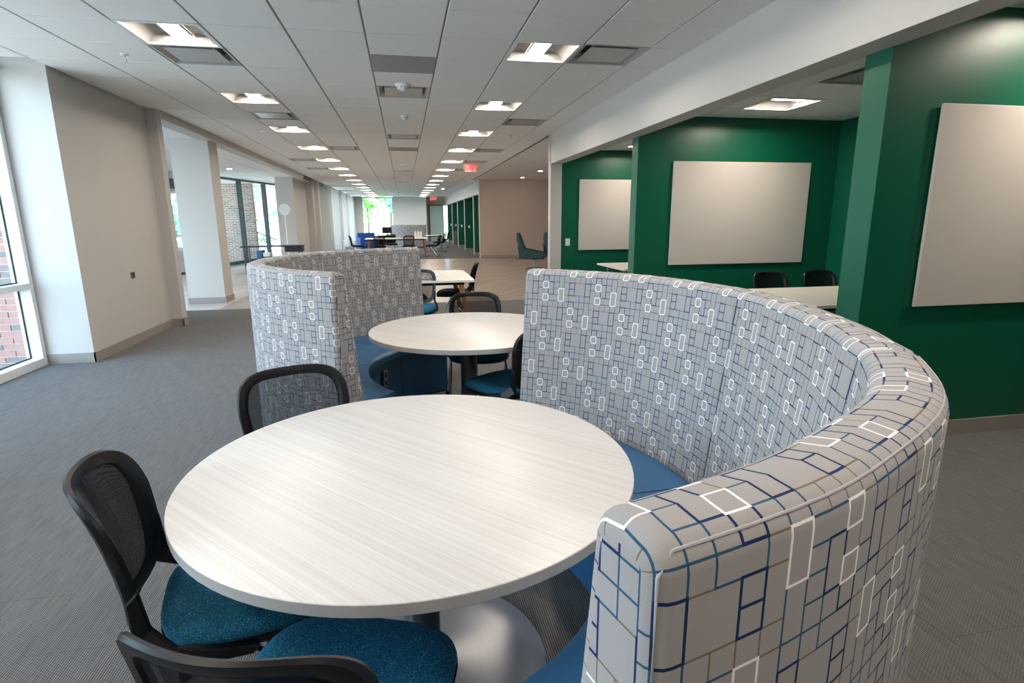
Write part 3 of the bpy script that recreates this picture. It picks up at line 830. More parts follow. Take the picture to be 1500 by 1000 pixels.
def uv_wall(name, pts, z0, z1, m):
    """vertical brick faces along the plan polyline, uv in metres"""
    mb = MB(); uvs = []; s = 0
    for a, b_ in zip(pts[:-1], pts[1:]):
        L = math.hypot(b_[0]-a[0], b_[1]-a[1])
        mb.add([(a[0], a[1], z0), (b_[0], b_[1], z0), (b_[0], b_[1], z1), (a[0], a[1], z1)], [(0, 1, 2, 3)])
        uvs += [(s, z0), (s+L, z0), (s+L, z1), (s, z1)]; s += L
    ob = mb.build(name, m); me = ob.data; ul = me.uv_layers.new(name='UVMap')
    for i, q in enumerate(uvs): ul.data[i].uv = q
    return struct(ob)
uv_wall('wall_outside', [(-7.3, 23.4), (-5.62, 23.4), (-5.62, 23.6), (-7.3, 23.6), (-7.3, 23.4)], -0.13, 3.6, 'brickfar')

def tree(lab, loc, hgt, rad, leaf, seed, group=None, nl=900, z0=0.35):
    rnd = random.Random(seed)
    t = thing('tree', lab, 'tree', loc, 0, group)
    tr = MB().tube([(0, 0, -0.2), (0.05, 0.02, hgt*0.3), (0, 0.05, hgt*0.6), (0.08, 0, hgt*0.85)], [hgt*0.022, hgt*0.018, hgt*0.012, hgt*0.005], 7)
    for k in range(7):
        a = rnd.random()*2*PI; h = hgt*(0.35+0.06*k)
        tr.tube([(0, 0, h), (rad*0.5*math.cos(a), rad*0.5*math.sin(a), h+hgt*0.14), (rad*0.8*math.cos(a), rad*0.8*math.sin(a), h+hgt*0.2)], [hgt*0.009, hgt*0.005, hgt*0.002], 5)
    tr.build('trunk', 'bark', t)
    lf = MB(); blobs = [(rnd.gauss(0, rad*0.45), rnd.gauss(0, rad*0.45), hgt*(z0+(1-z0)*rnd.random()**0.8)) for _ in range(22)]
    for _ in range(nl):
        b_ = rnd.choice(blobs); s = hgt*0.035*(0.6+rnd.random()*0.8)
        c = Vector((b_[0]+rnd.gauss(0, rad*0.24), b_[1]+rnd.gauss(0, rad*0.24), b_[2]+rnd.gauss(0, hgt*0.05)))
        a = Vector((rnd.gauss(0, 1), rnd.gauss(0, 1), rnd.gauss(0, 1))).normalized(); q = a.orthogonal().normalized(); p = a.cross(q)
        lf.add([c-q*s, c-p*s*0.5, c+q*s, c+p*s*0.5], [(0, 1, 2, 3)])
    o_ = lf.build('foliage', leaf, t); o_['kind'] = 'stuff'
    return t
tree('green leafy tree outside the far end window', (-3.1, 52, 0), 5.2, 1.3, 'leaf', 3, z0=0.3)
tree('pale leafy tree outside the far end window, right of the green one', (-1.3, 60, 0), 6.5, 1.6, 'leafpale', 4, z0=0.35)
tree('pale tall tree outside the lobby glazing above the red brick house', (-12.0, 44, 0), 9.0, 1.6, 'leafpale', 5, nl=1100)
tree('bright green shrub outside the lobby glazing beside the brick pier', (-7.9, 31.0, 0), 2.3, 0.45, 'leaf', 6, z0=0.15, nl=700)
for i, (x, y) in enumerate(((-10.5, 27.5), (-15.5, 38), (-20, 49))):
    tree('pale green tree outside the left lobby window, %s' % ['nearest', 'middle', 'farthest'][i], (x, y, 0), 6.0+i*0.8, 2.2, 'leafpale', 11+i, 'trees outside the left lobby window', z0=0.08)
hb = thing('brick_house', 'red brick house with white trim seen through the lobby glazing', 'building', (-12.0, 55, -0.13))
MB().box(-4, 0, 0, 2.6, 8, 6.2).build('wall', 'redwall', hb)
MB().box(-4.2, -0.2, 5.6, 2.8, 8.2, 6.3).build('cornice', 'trimwhite', hb)
MB().hexa([(-4.4, -0.4, 6.3), (3, -0.4, 6.3), (3, 8.4, 6.3), (-4.4, 8.4, 6.3)], [(-2.4, 3, 8.4), (1, 3, 8.4), (1, 5, 8.4), (-2.4, 5, 8.4)]).build('roof', 'ventgrey', hb)
for xx in (-3.0, -1.2, 0.6):
    wf = MB().box(xx, -0.10, 3.3, xx+1.1, 0, 5.1).build('window', 'trimwhite', hb)
    g = MB()
    for a in range(2):
        for b_ in range(3): g.box(xx+0.10+a*0.47, -0.13, 3.4+b_*0.56, xx+0.53+a*0.47, -0.09, 3.9+b_*0.56)
    g.build('pane', 'darkglass', wf)
for xx in (-2.6, 0.2):
    pr = [(xx+0.75+0.75*math.cos(PI*k/10), 2.0+0.75*math.sin(PI*k/10)) for k in range(11)]
    MB().add([(x, -0.06, z) for x, z in pr]+[(x, 0.02, z) for x, z in pr], [tuple(range(10, -1, -1))]+[(k, k+1, k+12, k+11) for k in range(10)]).build('arched_window', 'darkglass', hb)
MB().box(-4, -0.15, 0, 2.6, 0, 1.9).build('pale_ground_floor', 'trimwhite', hb)
rl = thing('metal_railing', 'dark metal stair railing outside the lobby glazing', 'railing', (-8.0, 33.5, 0))
MB().tube([(-0.3, 0, 1.0), (0.9, 0.4, 0.4)], 0.03).tube([(-0.3, 0, 0.6), (0.9, 0.4, 0.0)], 0.025).build('handrail', 'gasket', rl)
for q in range(5):
    MB().tube([(-0.3+q*0.3, q*0.1, -0.2), (-0.3+q*0.3, q*0.1, 1.0-q*0.15)], 0.02).build('baluster', 'gasket', rl)

# ------------------------------------------------------------------ curved booths
def booth(label, cx, cy, mods, Ro, Zt=1.205, bulge=None, seat=0.465, rin_seat=0.84, seat_c=None, name='curved_booth'):
    """mods: list of (a0,a1) degrees; back on the outside of the arc"""
    root = thing(name, label, 'booth sofa', (cx, cy, 0))
    tt = 0.108; rec = 0.10
    # profile : (inward offset d, height z) going around: outer bottom -> outer top -> inner top -> inner bottom
    rr_ = 0.030
    P = [(0.004, 0.06), (0.0, 0.09)] + [(0.0, 0.09+(Zt-rr_-0.09)*k/8) for k in range(1, 9)]
    for k in range(1, 6):
        a = PI/2*k/5; P.append((rr_-rr_*math.cos(a), Zt-rr_+rr_*math.sin(a)))
    P += [(tt*0.5, Zt+0.004)]
    for k in range(0, 6):
        a = PI/2*k/5; P.append((tt-rr_+rr_*math.sin(a), Zt-rr_+rr_*math.cos(a)))
    zb = seat-0.09
    for k in range(1, 8):
        f = k/7; P.append((tt+rec*f, (Zt-rr_)+(zb-(Zt-rr_))*f))
    P += [(tt+rec, 0.06)]
    nP = len(P)
    acc = [0.0]
    for a, b_ in zip(P[:-1], P[1:]): acc.append(acc[-1]+math.hypot(b_[0]-a[0], b_[1]-a[1]))
    vtop = acc[[i for i, p in enumerate(P) if p[1] > Zt][0]]
    # inset directions for rounded ends
    def inset(P, e):
        q = []
        for i, p in enumerate(P):
            a = P[i-1] if i else P[0]; b_ = P[i+1] if i < nP-1 else P[-1]
            t = Vector((b_[0]-a[0], b_[1]-a[1])).normalized(); nn = Vector((t.y, -t.x))
            q.append((p[0]+nn.x*e, p[1]+nn.y*e))
        return q
    def shape(deg, f):
        if not bulge:
            f = (f-0.5)*2; return -0.018*(1-f*f)+0.009      # each unit a little flatter than the full arc
        for (d0, r0), (d1, r1) in zip(bulge[:-1], bulge[1:]):
            if d0 <= deg <= d1:
                q = (deg-d0)/(d1-d0); q = q*q*(3-2*q); return r0+(r1-r0)*q
        return bulge[0][1] if deg < bulge[0][0] else bulge[-1][1]
    s0 = 0.0
    for mi, (a0, a1) in enumerate(mods):
        A0, A1 = math.radians(a0), math.radians(a1)
        L = (A1-A0)*Ro; gap = 0.0004/Ro
        rb = 0.022 if mi == 0 or mi == len(mods)-1 else 0.012
        st = []      # stations along arc : (arclength from module start, inset)
        for k in range(5): a = PI/2*k/4; st.append((rb-rb*math.sin(a) if False else rb*(1-math.sin(a)), 0))
        ends = [(rb*(1-math.cos(PI/2*k/4)), rb*(1-math.sin(PI/2*k/4))) for k in range(5)]
        n_mid = max(8, int(L/0.05))
        sts = [(e[0], e[1]) for e in ends] + [(rb+(L-2*rb)*k/n_mid, 0) for k in range(1, n_mid)] + [(L-e[0], e[1]) for e in ends[::-1]]
        sU = []
        for i_, (sl, e) in enumerate(sts):
            if i_ < 5: sU.append(rb-rb*PI/2*(1-i_/4.0))
            elif i_ >= len(sts)-5: sU.append(L-rb+rb*PI/2*(1-(len(sts)-1-i_)/4.0))
            else: sU.append(sl)
        mb = MB(); uvs = {}
        rings = []
        for sl, e in sts:
            th = A0+gap+(A1-A0-2*gap)*sl/L
            dR = shape(math.degrees(A0+(A1-A0)*sl/L), sl/L)
            tp = 1-0.11*max(0.0, 1-sl/0.45) if (bulge and mi == 0) else 1.0
            rings.append([((Ro+dR-d*tp)*math.cos(th), (Ro+dR-d*tp)*math.sin(th), z) for d, z in inset(P, e)])
        ns = len(rings)
        vs = [p for g in rings for p in g]; fs = []; fuv = []
        for i in range(ns-1):
            for k in range(nP-1):
                fs.append((i*nP+k, (i+1)*nP+k, (i+1)*nP+k+1, i*nP+k+1))
                U = lambda ii: (s0+sU[ii])/CELL
                V = lambda kk: (acc[kk]-vtop)/CELL
                fuv.append([(U(i), V(k)), (U(i+1), V(k)), (U(i+1), V(k+1)), (U(i), V(k+1))])
        for i, rev in ((0, True), (ns-1, False)):
            # end cap as a strip between outer and inner sides of the profile
            q = inset(P, sts[i][1])
            half = nP//2
            j0, j1 = 0, nP-1
            while j1-j0 > 1:
                idx = [j0, j0+1, j1-1, j1] if j1-1 > j0+1 else [j0, j0+1, j1]
                ids = [i*nP+x for x in idx]; u_ = [(q[x][0]/CELL+0.31, (q[x][1]-Zt)/CELL) for x in idx]
                if not rev: ids = ids[::-1]; u_ = u_[::-1]
                fs.append(tuple(ids)); fuv.append(u_)
                j0 += 1; j1 -= 1
        fs.append(tuple(i*nP for i in range(ns)) + tuple(i*nP+nP-1 for i in range(ns-1, -1, -1))); fuv.append([(0, 0)]*(2*ns))
        mb.add(vs, fs)
        bk = mb.build('backrest', 'fabric', root, smooth=True)
        ul = bk.data.uv_layers.new(name='UVMap'); li_ = 0
        for q in fuv:
            for uvp in q: ul.data[li_].uv = uvp; li_ += 1
        # piping along outer top edge and around the open ends
        pts = []
        for sl, e in sts[4:-4]:
            th = A0+gap+(A1-A0-2*gap)*sl/L; dR = shape(math.degrees(A0+(A1-A0)*sl/L), sl/L)
            pts.append(((Ro+dR-rr_*0.28)*math.cos(th), (Ro+dR-rr_*0.28)*math.sin(th), Zt-rr_*0.28))
        def drop(A, sg):      # the welt turns down the open end of the back
            th = A+sg*rb*0.26/Ro; R_ = Ro+shape(math.degrees(A), 0 if sg > 0 else 1)
            q = [((R_-rb*0.26)*math.cos(th), (R_-rb*0.26)*math.sin(th), 0.10+(Zt-rr_*0.9-0.10)*k/8) for k in range(9)]
            return q
        if mi == 0: pts = drop(A0, 1) + pts
        if mi == len(mods)-1: pts = pts + drop(A1, -1)[::-1]
        MB().tube(pts, 0.0018, 6).build('piping', mat('piping_fabric', srgb(176, 174, 178), 0.8, noise=0.03) if 'piping' not in M else M['piping'], bk, smooth=True)
        # seat cushion
        Ri = Ro-tt-rec+0.01
        sp_ = [(rin_seat+0.02, seat-0.075), (rin_seat, seat-0.06), (rin_seat, seat-0.022), (rin_seat+0.008, seat-0.008), (rin_seat+0.03, seat), (Ri-0.06, seat+0.002), (Ri-0.01, seat-0.006), (Ri-0.01, seat-0.075)]
        def rin(th):
            if not seat_c: return 0.0
            dx, dy, r = seat_c; c, s_ = math.cos(th), math.sin(th); bb = c*dx+s_*dy
            return bb+math.sqrt(max(0, bb*bb-(dx*dx+dy*dy-r*r)))-rin_seat
        def sector(prof, A, B, nn):
            mb = MB(); rings = []
            for k in range(nn+1):
                th = A+(B-A)*k/nn; q_ = rin(th); rings.append([((r+q_*max(0.0, min(1.0, (Ri-r)/(Ri-rin_seat))))*math.cos(th), (r+q_*max(0.0, min(1.0, (Ri-r)/(Ri-rin_seat))))*math.sin(th), z) for r, z in prof])
            mb.rings(rings, cap0=True, cap1=True); 
            return mb
        g2 = 0.003
        sector(sp_, A0+g2, A1-g2, 18).build('seat_cushion', 'vinyl', root, smooth=True)
        sector([(rin_seat+0.025, 0.012), (Ri-0.03, 0.012), (Ri-0.03, seat-0.076), (rin_seat+0.025, seat-0.076)][::-1], A0+g2, A1-g2, 18).build('seat_base', 'vinyl', root)
        sector([(Ri-0.02, 0.0), (Ro-0.05, 0.0), (Ro-0.05, 0.0695), (Ri-0.02, 0.0695)][::-1], A0+g2*2, A1-g2*2, 18).build('plinth', 'black', root)
        s0 += L
    return root
M['piping'] = mat('piping_fabric', srgb(176, 174, 178), 0.8, noise=0.03)
b1 = booth('high-backed curved booth with printed grey upholstery wrapped around the nearest round table', -0.205, 1.765, [(-74.5, -36), (-36, 1), (1, 53)], 1.455, bulge=[(-75, 0.0), (-62, 0.016), (-48, 0.034), (-38, 0.022), (-30, 0.0), (-18, -0.012), (4, 0.014), (28, 0.026), (53, 0.0)])
b2 = booth('high-backed curved booth with printed grey upholstery around second round table, at left', 0.46, 4.10, [(103.5, 147), (147, 192), (192, 236.5)], 1.475, seat_c=(0.16, -0.28, 0.895))
ot = plate('steel outlet plate on the blue seat front under the second round table', 'power_outlet', 'outlet', (0, 0, 0), 0, 0.055, 0.13, 'steel', 'outlet')
ao = math.radians(153)
ot.location = (0.62+0.917*math.cos(ao), 3.82+0.917*math.sin(ao), 0.27)
ot.rotation_euler = (0, 0, face(math.cos(ao), math.sin(ao)))

# ------------------------------------------------------------------ round tables
def round_table(label, x, y):
    t = thing('round_table', label, 'table', (x, y, 0), 0, 'round booth tables')
    R_, n_ = 0.662, 96
    MB().lathe([(0.0001, 0.7372), (R_-0.004, 0.7372), (R_-0.001, 0.7362), (R_, 0.7345)], n=n_).build('tabletop', 'streak', t, smooth=True)
    MB().lathe([(R_, 0.7345), (R_, 0.708), (R_-0.002, 0.706), (0.0001, 0.706)], n=n_).build('edge_band', 'edge', t, smooth=True)
    MB().lathe([(0.058, 0.015), (0.058, 0.69)], n=32).lathe([(0.20, 0.690), (0.20, 0.704), (0.0001, 0.704)], n=32).lathe([(0.058, 0.69), (0.20, 0.69)], n=32).build('column', 'greymetal', t, smooth=True)
    MB().lathe([(0.41, 0.0), (0.41, 0.008), (0.404, 0.013), (0.36, 0.016), (0.075, 0.022), (0.058, 0.03)], n=64).build('base_plate', 'silver', t, smooth=True)
    return t
t1 = round_table('large round white streaked table in the foreground on a grey column', 0.0, 1.632)
t2 = round_table('round white streaked table behind, between the two curved booths', 0.40, 3.735)

# ------------------------------------------------------------------ task chairs
def make_chair(label, loc, rz, group):
    t = thing('task_chair', label, 'chair', loc, rz, group)
    N = 40
    def outline(a, b0, b1, ex=3.2, sc_=1.0, cy=0.01):
        pts = []
        for k in range(N):
            an = 2*PI*k/N; c, s = math.cos(an), math.sin(an)
            x = math.copysign(abs(c)**(2/ex), c); y = math.copysign(abs(s)**(2/ex), s)
            wd = a*(1.0+0.05*y)
            pts.append((x*wd*sc_, cy+(y*(b1 if y > 0 else b0))*sc_))
        return pts
    def ring(sc_, z, drop=0.0): return [(x, y, z-drop*max(0, (y-0.08)/0.16)**2) for x, y in outline(0.235, 0.235, 0.235, sc_=sc_)]
    MB().rings([ring(0.955, 0.428, 0.02), ring(0.99, 0.436, 0.02), ring(1.0, 0.450, 0.022), ring(0.98, 0.464, 0.022), ring(0.93, 0.473, 0.02), ring(0.80, 0.476, 0.014), ring(0.5, 0.470, 0.004), ring(0.15, 0.466, 0)], cap0=True, cap1=True).build('seat', 'seat', t, smooth=True)
    MB().rings([ring(0.80, 0.398, 0.01), ring(0.985, 0.412, 0.02), ring(1.005, 0.434, 0.022), ring(0.95, 0.430, 0.02)], cap0=True, cap1=True).build('seat_pan', 'black', t, smooth=True)
    # back : curved sheet in (u, v)
    H = 0.43
    def sheet(u, v, off=0.0):
        f = v/H
        y = -0.222-0.04*f-0.065*max(0, f-0.25)**1.7-0.070*(1-(u/0.22)**2)
        return (u, y+off, 0.462+v*0.985-0.02*f*f)
    def bl(inset, n_=96):
        # rounded outline, wider at the top, resampled to even steps
        raw = []
        a, b_ = 0.218-inset, (H-2*inset)/2; ex = 4.4 if inset < 0.01 else 4.8
        for k in range(720):
            an = 2*PI*k/720; c, s = math.cos(an), math.sin(an)
            x = math.copysign(abs(c)**(2/ex), c); y = math.copysign(abs(s)**(2/ex), s)
            v = H/2+y*b_
            raw.append((x*a*(0.86+0.14*min(1, (v/H)*1.6)), v))
        acc = [0.0]
        for p, q in zip(raw, raw[1:]+raw[:1]): acc.append(acc[-1]+math.hypot(q[0]-p[0], q[1]-p[1]))
        pts = []; j = 0
        for k in range(n_):
            d = acc[-1]*k/n_
            while acc[j+1] < d: j += 1
            f = (d-acc[j])/max(1e-9, acc[j+1]-acc[j]); p, q = raw[j], raw[(j+1) % 720]
            pts.append((p[0]+(q[0]-p[0])*f, p[1]+(q[1]-p[1])*f))
        return pts
    o0, o1 = bl(0), bl(0.042)
    th = 0.013
    fr = MB(); n_ = len(o0)
    mid = lambda p, q, f: (p[0]+(q[0]-p[0])*f, p[1]+(q[1]-p[1])*f)
    loops = []
    for f, dz in ((0, 0), (0.12, th*0.8), (0.45, th), (0.9, th*0.55), (1.0, 0), (0.9, -th*0.5), (0.45, -th*0.9), (0.12, -th*0.8)):
        loops.append([sheet(*mid(p, q, f), dz*(0.75+1.1*(abs(p[0])/0.218)**4*max(0.0, 1-p[1]/H*0.7))) for p, q in zip(o0, o1)])
    m_ = len(loops); vs = [p for g in loops for p in g]; fs = []
    for i in range(m_):
        j = (i+1) % m_
        for k in range(n_): fs.append((i*n_+k, j*n_+k, j*n_+(k+1) % n_, i*n_+(k+1) % n_))
    fr.add(vs, fs).build('back_frame', 'black', t, smooth=True)
    me = MB(); nu, nv = 14, 12; uv = []
    for off in (-0.0007, 0.0007):
        vs = []
        for j in range(nv+1):
            v = 0.028+(H-0.056)*j/nv
            a_, b_, ex = 0.218-0.028, (H-0.056)/2, 5.0
            yy = max(-0.97, min(0.97, (v-H/2)/b_))
            wv = (1-abs(yy)**ex)**(1/ex)*a_*(0.86+0.14*min(1, (v/H)*1.6))
            for i in range(nu+1):
                u = -wv+2*wv*i/nu; vs.append(sheet(u, v, off)); uv.append((u, v))
        me.add(vs, [(j*(nu+1)+i, j*(nu+1)+i+1, (j+1)*(nu+1)+i+1, (j+1)*(nu+1)+i) for j in range(nv) for i in range(nu)])
    mo = me.build('mesh_back', 'mesh', t, smooth=True)
    ul = mo.data.uv_layers.new(name='UVMap')
    for lp in mo.data.loops: ul.data[lp.index].uv = uv[lp.vertex_index]
    # side uprights joining back to seat bracket
    for s in (-1, 1):
        ar = MB(); A = sheet(s*0.200, 0.15); B = sheet(s*0.192, 0.03)
        path = [A, B, (s*0.226, -0.19, 0.445), (s*0.240, -0.10, 0.425), (s*0.236, 0.0, 0.405)]
        wd = [0.014, 0.019, 0.019, 0.016, 0.010]
        rings = []
        for (x, y, z), q in zip(path, wd): rings.append([(x-0.010, y-q, z-q), (x+0.010, y-q, z-q), (x+0.010, y+q, z+q), (x-0.010, y+q, z+q)])
        ar.rings(rings, cap0=True, cap1=True).build('back_bracket', 'black', t, bevel=0.004, seg=1)
        fl_ = MB().tube([(s*0.215, -0.02, 0.400), (s*0.222, 0.08, 0.30), (s*0.236, 0.225, 0.045)], 0.011, 10).build('leg', 'chrome', t, smooth=True)
        MB().lathe([(0.001, 0), (0.018, 0.0), (0.020, 0.02), (0.014, 0.05)], s*0.237, 0.228, 12).build('caster', 'black', fl_, smooth=True)
        rl_ = MB().tube([(s*0.215, 0.04, 0.400), (s*0.225, -0.06, 0.26), (s*0.246, -0.235, 0.045)], 0.011, 10).build('leg', 'chrome', t, smooth=True)
        MB().lathe([(0.001, 0), (0.018, 0.0), (0.020, 0.02), (0.014, 0.05)], s*0.247, -0.238, 12).build('caster', 'black', rl_, smooth=True)
    MB().tube([(-0.215, 0.01, 0.392), (0.215, 0.01, 0.392)], 0.010, 8).tube([(-0.215, -0.09, 0.392), (0.215, -0.09, 0.392)], 0.010, 8).build('cross_bar', 'chrome', t, smooth=True)
    return t
GRP = 'black mesh task chairs'
ch = make_chair('black mesh task chair with teal seat at far left of the front table, facing it', (-0.475, 1.545, 0), face(0.965, 0.26), GRP)
def chair(label, x, y, dx, dy, g=GRP): return dup(ch, (x, y, 0), face(dx, dy), label, g)
chair('black mesh task chair with bright blue seat nearest the camera, back towards us', -0.185, 1.085, 0.33, 0.94)
chair('black mesh task chair pushed in behind the front table, before the left booth end', -0.36, 2.06, 0.40, -0.92)
chair('black mesh task chair with teal seat partly hidden behind the front booth end', 0.61, 3.36, -0.55, 0.83)
chair('black mesh task chair on the far side of the second round table', 0.535, 4.30, -0.06, -1)
chair('black mesh task chair with teal seat beside the printed sheet table, left corner', 0.10, 6.62, -0.15, -1)
chair('black mesh task chair seen side-on at right of the printed sheet table', 0.66, 8.0, -0.97, 0.15)
chair('black mesh task chair mostly hidden behind left booth, at printed sheet table', 0.02, 7.65, 1, 0.1)

# ------------------------------------------------------------------ table with printed sheet
def leg_table(name, label, x0, y0, x1, y1, zt, wood=True, splay=0.12, group=None):
    cx, cy = (x0+x1)/2, (y0+y1)/2; a, b_ = (x1-x0)/2, (y1-y0)/2
    t = thing(name, label, 'table', (cx, cy, 0), 0, group)
    MB().box(-a, -b_, zt-0.028, a, b_, zt).build('tabletop', 'tabletop', t, bevel=0.004, seg=2)
    MB().box(-a+0.12, -b_+0.12, zt-0.07, a-0.12, b_-0.12, zt-0.0285).build('apron', 'black', t)
    for sx in (-1, 1):
        for sy in (-1, 1):
            X, Y = sx*(a-0.16), sy*(b_-0.16); w0, w1 = 0.032, 0.022
            q = lambda x, y, ww, z: [(x-ww, y-ww, z), (x+ww, y-ww, z), (x+ww, y+ww, z), (x-ww, y+ww, z)]
            MB().hexa(q(X+sx*splay, Y+sy*splay*0.6, w1, 0), q(X, Y, w0, zt-0.0695)).build('leg', 'wood' if wood else 'steel', t, bevel=0.004, seg=1)
    return t
leg_table('meeting_table', 'small white table with wooden legs and a printed sheet, beyond the second round table', -0.42, 6.83, 0.83, 8.25, 0.735)
ps = MB().box(-0.36, -0.50, 0, 0.30, 0.50, 0.0015).build('printed_sheet', 'sheet'); ps.location = (0.46, 7.52, 0.7352); ps.rotation_euler = (0, 0, 0.02)
tag(ps, 'large printed plan sheet lying on the small wooden-legged table', 'paper')

# meeting room furniture
leg_table('meeting_table', 'white meeting table in the middle green room behind the booth', 3.35, 4.05, 5.0, 5.22, 0.74, False, 0.0)
leg_table('meeting_table', 'white meeting table in the far green room, only its corner visible', 3.12, 7.7, 4.9, 8.9, 0.74, False, 0.0)
def plain_chair(label, x, y, dx, dy): return dup(ch, (x, y, 0), face(dx, dy), label, 'black chairs in the middle meeting room')
plain_chair('black chair behind the white table in the middle green room, left one', 4.02, 5.34, 0, -1)
plain_chair('black chair behind the white table in the middle green room, right one', 4.70, 5.40, 0, -1)

# ------------------------------------------------------------------ swivel lounge chairs
def lounge(label, x, y, rz, proto=[None]):
    if proto[0]: return dup(proto[0], (x, y, 0), rz, label, 'swivel lounge chairs')
    t = thing('lounge_chair', label, 'armchair', (x, y, 0), rz, 'swivel lounge chairs'); proto[0] = t
    # faces +y ; high tapered back, low shell arms
    def loft(sec, name, m='loungegreen', par=t):
        return MB().rings(sec, cap0=True, cap1=True).build(name, m, par, smooth=True, bevel=0.012, seg=2)
    q = lambda w0, y0, y1, z: [(-w0, y0, z), (w0, y0, z), (w0, y1, z), (-w0, y1, z)]
    loft([q(0.33, -0.34, -0.20, 0.36), q(0.33, -0.42, -0.28, 0.62), q(0.25, -0.50, -0.39, 0.85), q(0.20, -0.51, -0.43, 1.03), q(0.16, -0.49, -0.43, 1.06)], 'back_shell')
    loft([q(0.20, -0.35, -0.28, 0.62), q(0.19, -0.44, -0.36, 0.85), q(0.17, -0.45, -0.40, 0.99)], 'head_cushion')
    loft([q(0.30, -0.30, 0.30, 0.30), q(0.33, -0.33, 0.36, 0.35), q(0.31, -0.28, 0.38, 0.44), q(0.27, -0.22, 0.33, 0.46)], 'seat_cushion')
    for s in (-1, 1):
        pr = [(-0.40, 0.31), (0.26, 0.33), (0.34, 0.42), (0.30, 0.49), (-0.28, 0.60), (-0.46, 0.70)]
        vs = [(s*0.30, y, z) for y, z in pr]+[(s*0.37, y, z) for y, z in pr]
        n_ = len(pr); fs = [tuple(range(n_)), tuple(range(2*n_-1, n_-1, -1))]+[(k, k+n_, (k+1) % n_+n_, (k+1) % n_) for k in range(n_)]
        MB().add(vs, fs).build('armrest', 'loungegreen', t, bevel=0.015, seg=2)
    MB().tube([(0, 0, 0.04), (0, 0, 0.31)], 0.022, 12).lathe([(0.02, 0.25), (0.12, 0.30), (0.12, 0.305)], n=16).build('swivel_post', 'steel', t, smooth=True)
    b_ = MB()
    for k in range(4):
        a = PI/4+k*PI/2; b_.tube([(0.02*math.cos(a), 0.02*math.sin(a), 0.05), (0.33*math.cos(a), 0.33*math.sin(a), 0.012)], [0.016, 0.010], 8)
    b_.build('star_base', 'steel', t, smooth=True)
    return t
lounge('dark teal high-backed swivel lounge chair by brown wall, seen from the side', 3.80, 16.5, face(0.93, -0.30))
lounge('dark teal swivel lounge chair half hidden behind the white beam post', 4.85, 17.3, face(0.95, 0.25))

# ------------------------------------------------------------------ far group around the long table
leg_table('long_table', 'long white table with wooden legs in the far seating area', -1.55, 23.0, 0.92, 24.3, 0.735, True, 0.10)
FG = 'far black mesh chairs'
chair('far black mesh chair at front of the long table, left of middle', -0.95, 22.75, 0.05, 1, FG)
chair('far black mesh chair at front of the long table, right of middle', 0.15, 22.75, -0.05, 1, FG)
chair('far black mesh chair at left end of the long table, side-on', -1.85, 23.6, 1, 0.05, FG)
chair('far black mesh chair at right end of the long table, side-on', 1.10, 23.1, -1, 0.25, FG)
chair('far black mesh chair right of the long table, farther back', 1.55, 26.2, -0.9, 0.3, FG)
chair('far black mesh chair beside the far dark desk, farthest right', 2.0, 30.0, -1, 0.2, FG)
chair('far black mesh chair behind the long table near the blue armchair', -0.55, 25.0, 0.1, -1, FG)
booth('far high-backed booth with grey print upholstery before the end wall', 0.42, 31.6, [(215, 262), (262, 305)], 1.3)
leg_table('work_table', 'far white work table right of the far booth', 1.0, 27.0, 1.9, 28.0, 0.735, False, 0.0)
def bag(lab, x, y, z):
    t = thing('paper_bag', lab, 'bag', (x, y, z), 0, 'white paper bags on the long table')
    MB().hexa([(-0.05, -0.05, 0), (0.05, -0.05, 0), (0.05, 0.05, 0), (-0.05, 0.05, 0)], [(-0.035, -0.02, 0.26), (0.035, -0.02, 0.26), (0.035, 0.02, 0.26), (-0.035, 0.02, 0.26)]).build('bag_body', 'paper', t)
    MB().tube([(-0.02, 0, 0.26), (-0.015, 0, 0.30), (0.015, 0, 0.30), (0.02, 0, 0.26)], 0.005, 6).build('handle', 'paper', t)
for i, xx in enumerate((0.45, 0.56, 0.67)): bag('white paper bag standing on the long table, %s of three' % ['left', 'middle', 'right'][i], xx, 23.5, 0.7352)
# blue armchair, side table, dark desk, bin
ac = thing('armchair', 'far blue upholstered armchair before the end window', 'armchair', (-1.75, 28.2, 0), 0.3)
MB().box(-0.42, -0.38, 0.12, 0.42, 0.36, 0.42).build('seat', 'blueup', ac, bevel=0.03)
MB().box(-0.42, 0.22, 0.42, 0.42, 0.42, 0.86).build('backrest', 'blueup', ac, bevel=0.03)
for s in (-1, 1): MB().box(s*0.37-0.07, -0.38, 0.40, s*0.37+0.07, 0.24, 0.64).build('armrest', 'blueup', ac, bevel=0.03)
for sx in (-1, 1):
    for sy in (-1, 1): MB().tube([(sx*0.36, sy*0.3, 0), (sx*0.34, sy*0.28, 0.13)], 0.018).build('leg', 'steel', ac)
st_ = thing('side_table', 'far small pale side table by the left windows', 'table', (-2.55, 27.6, 0))
MB().box(-0.28, -0.28, 0.50, 0.28, 0.28, 0.525).build('tabletop', 'white', st_, bevel=0.004)
for sx in (-1, 1):
    for sy in (-1, 1): MB().tube([(sx*0.25, sy*0.25, 0), (sx*0.25, sy*0.25, 0.50)], 0.012).build('leg', 'white', st_)
dk = thing('reception_desk', 'far black desk with monitor beside the grey booth', 'desk', (-0.85, 27.6, 0))
MB().box(-0.40, -0.3, 0.70, 0.40, 0.3, 0.74).build('desktop', 'black', dk)
for s in (-1, 1): MB().box(s*0.38-0.015, -0.28, 0, s*0.38+0.015, 0.28, 0.70).build('side_panel', 'black', dk)
MB().box(-0.36, 0.2, 0.3, 0.36, 0.22, 0.70).build('modesty_panel', 'black', dk)
mo = thing('monitor', 'far black monitor standing on the black desk', 'monitor', (-0.8, 27.6, 0.741))
MB().box(-0.22, -0.015, 0.10, 0.22, 0.015, 0.40).build('screen_casing', 'black', mo, bevel=0.006)
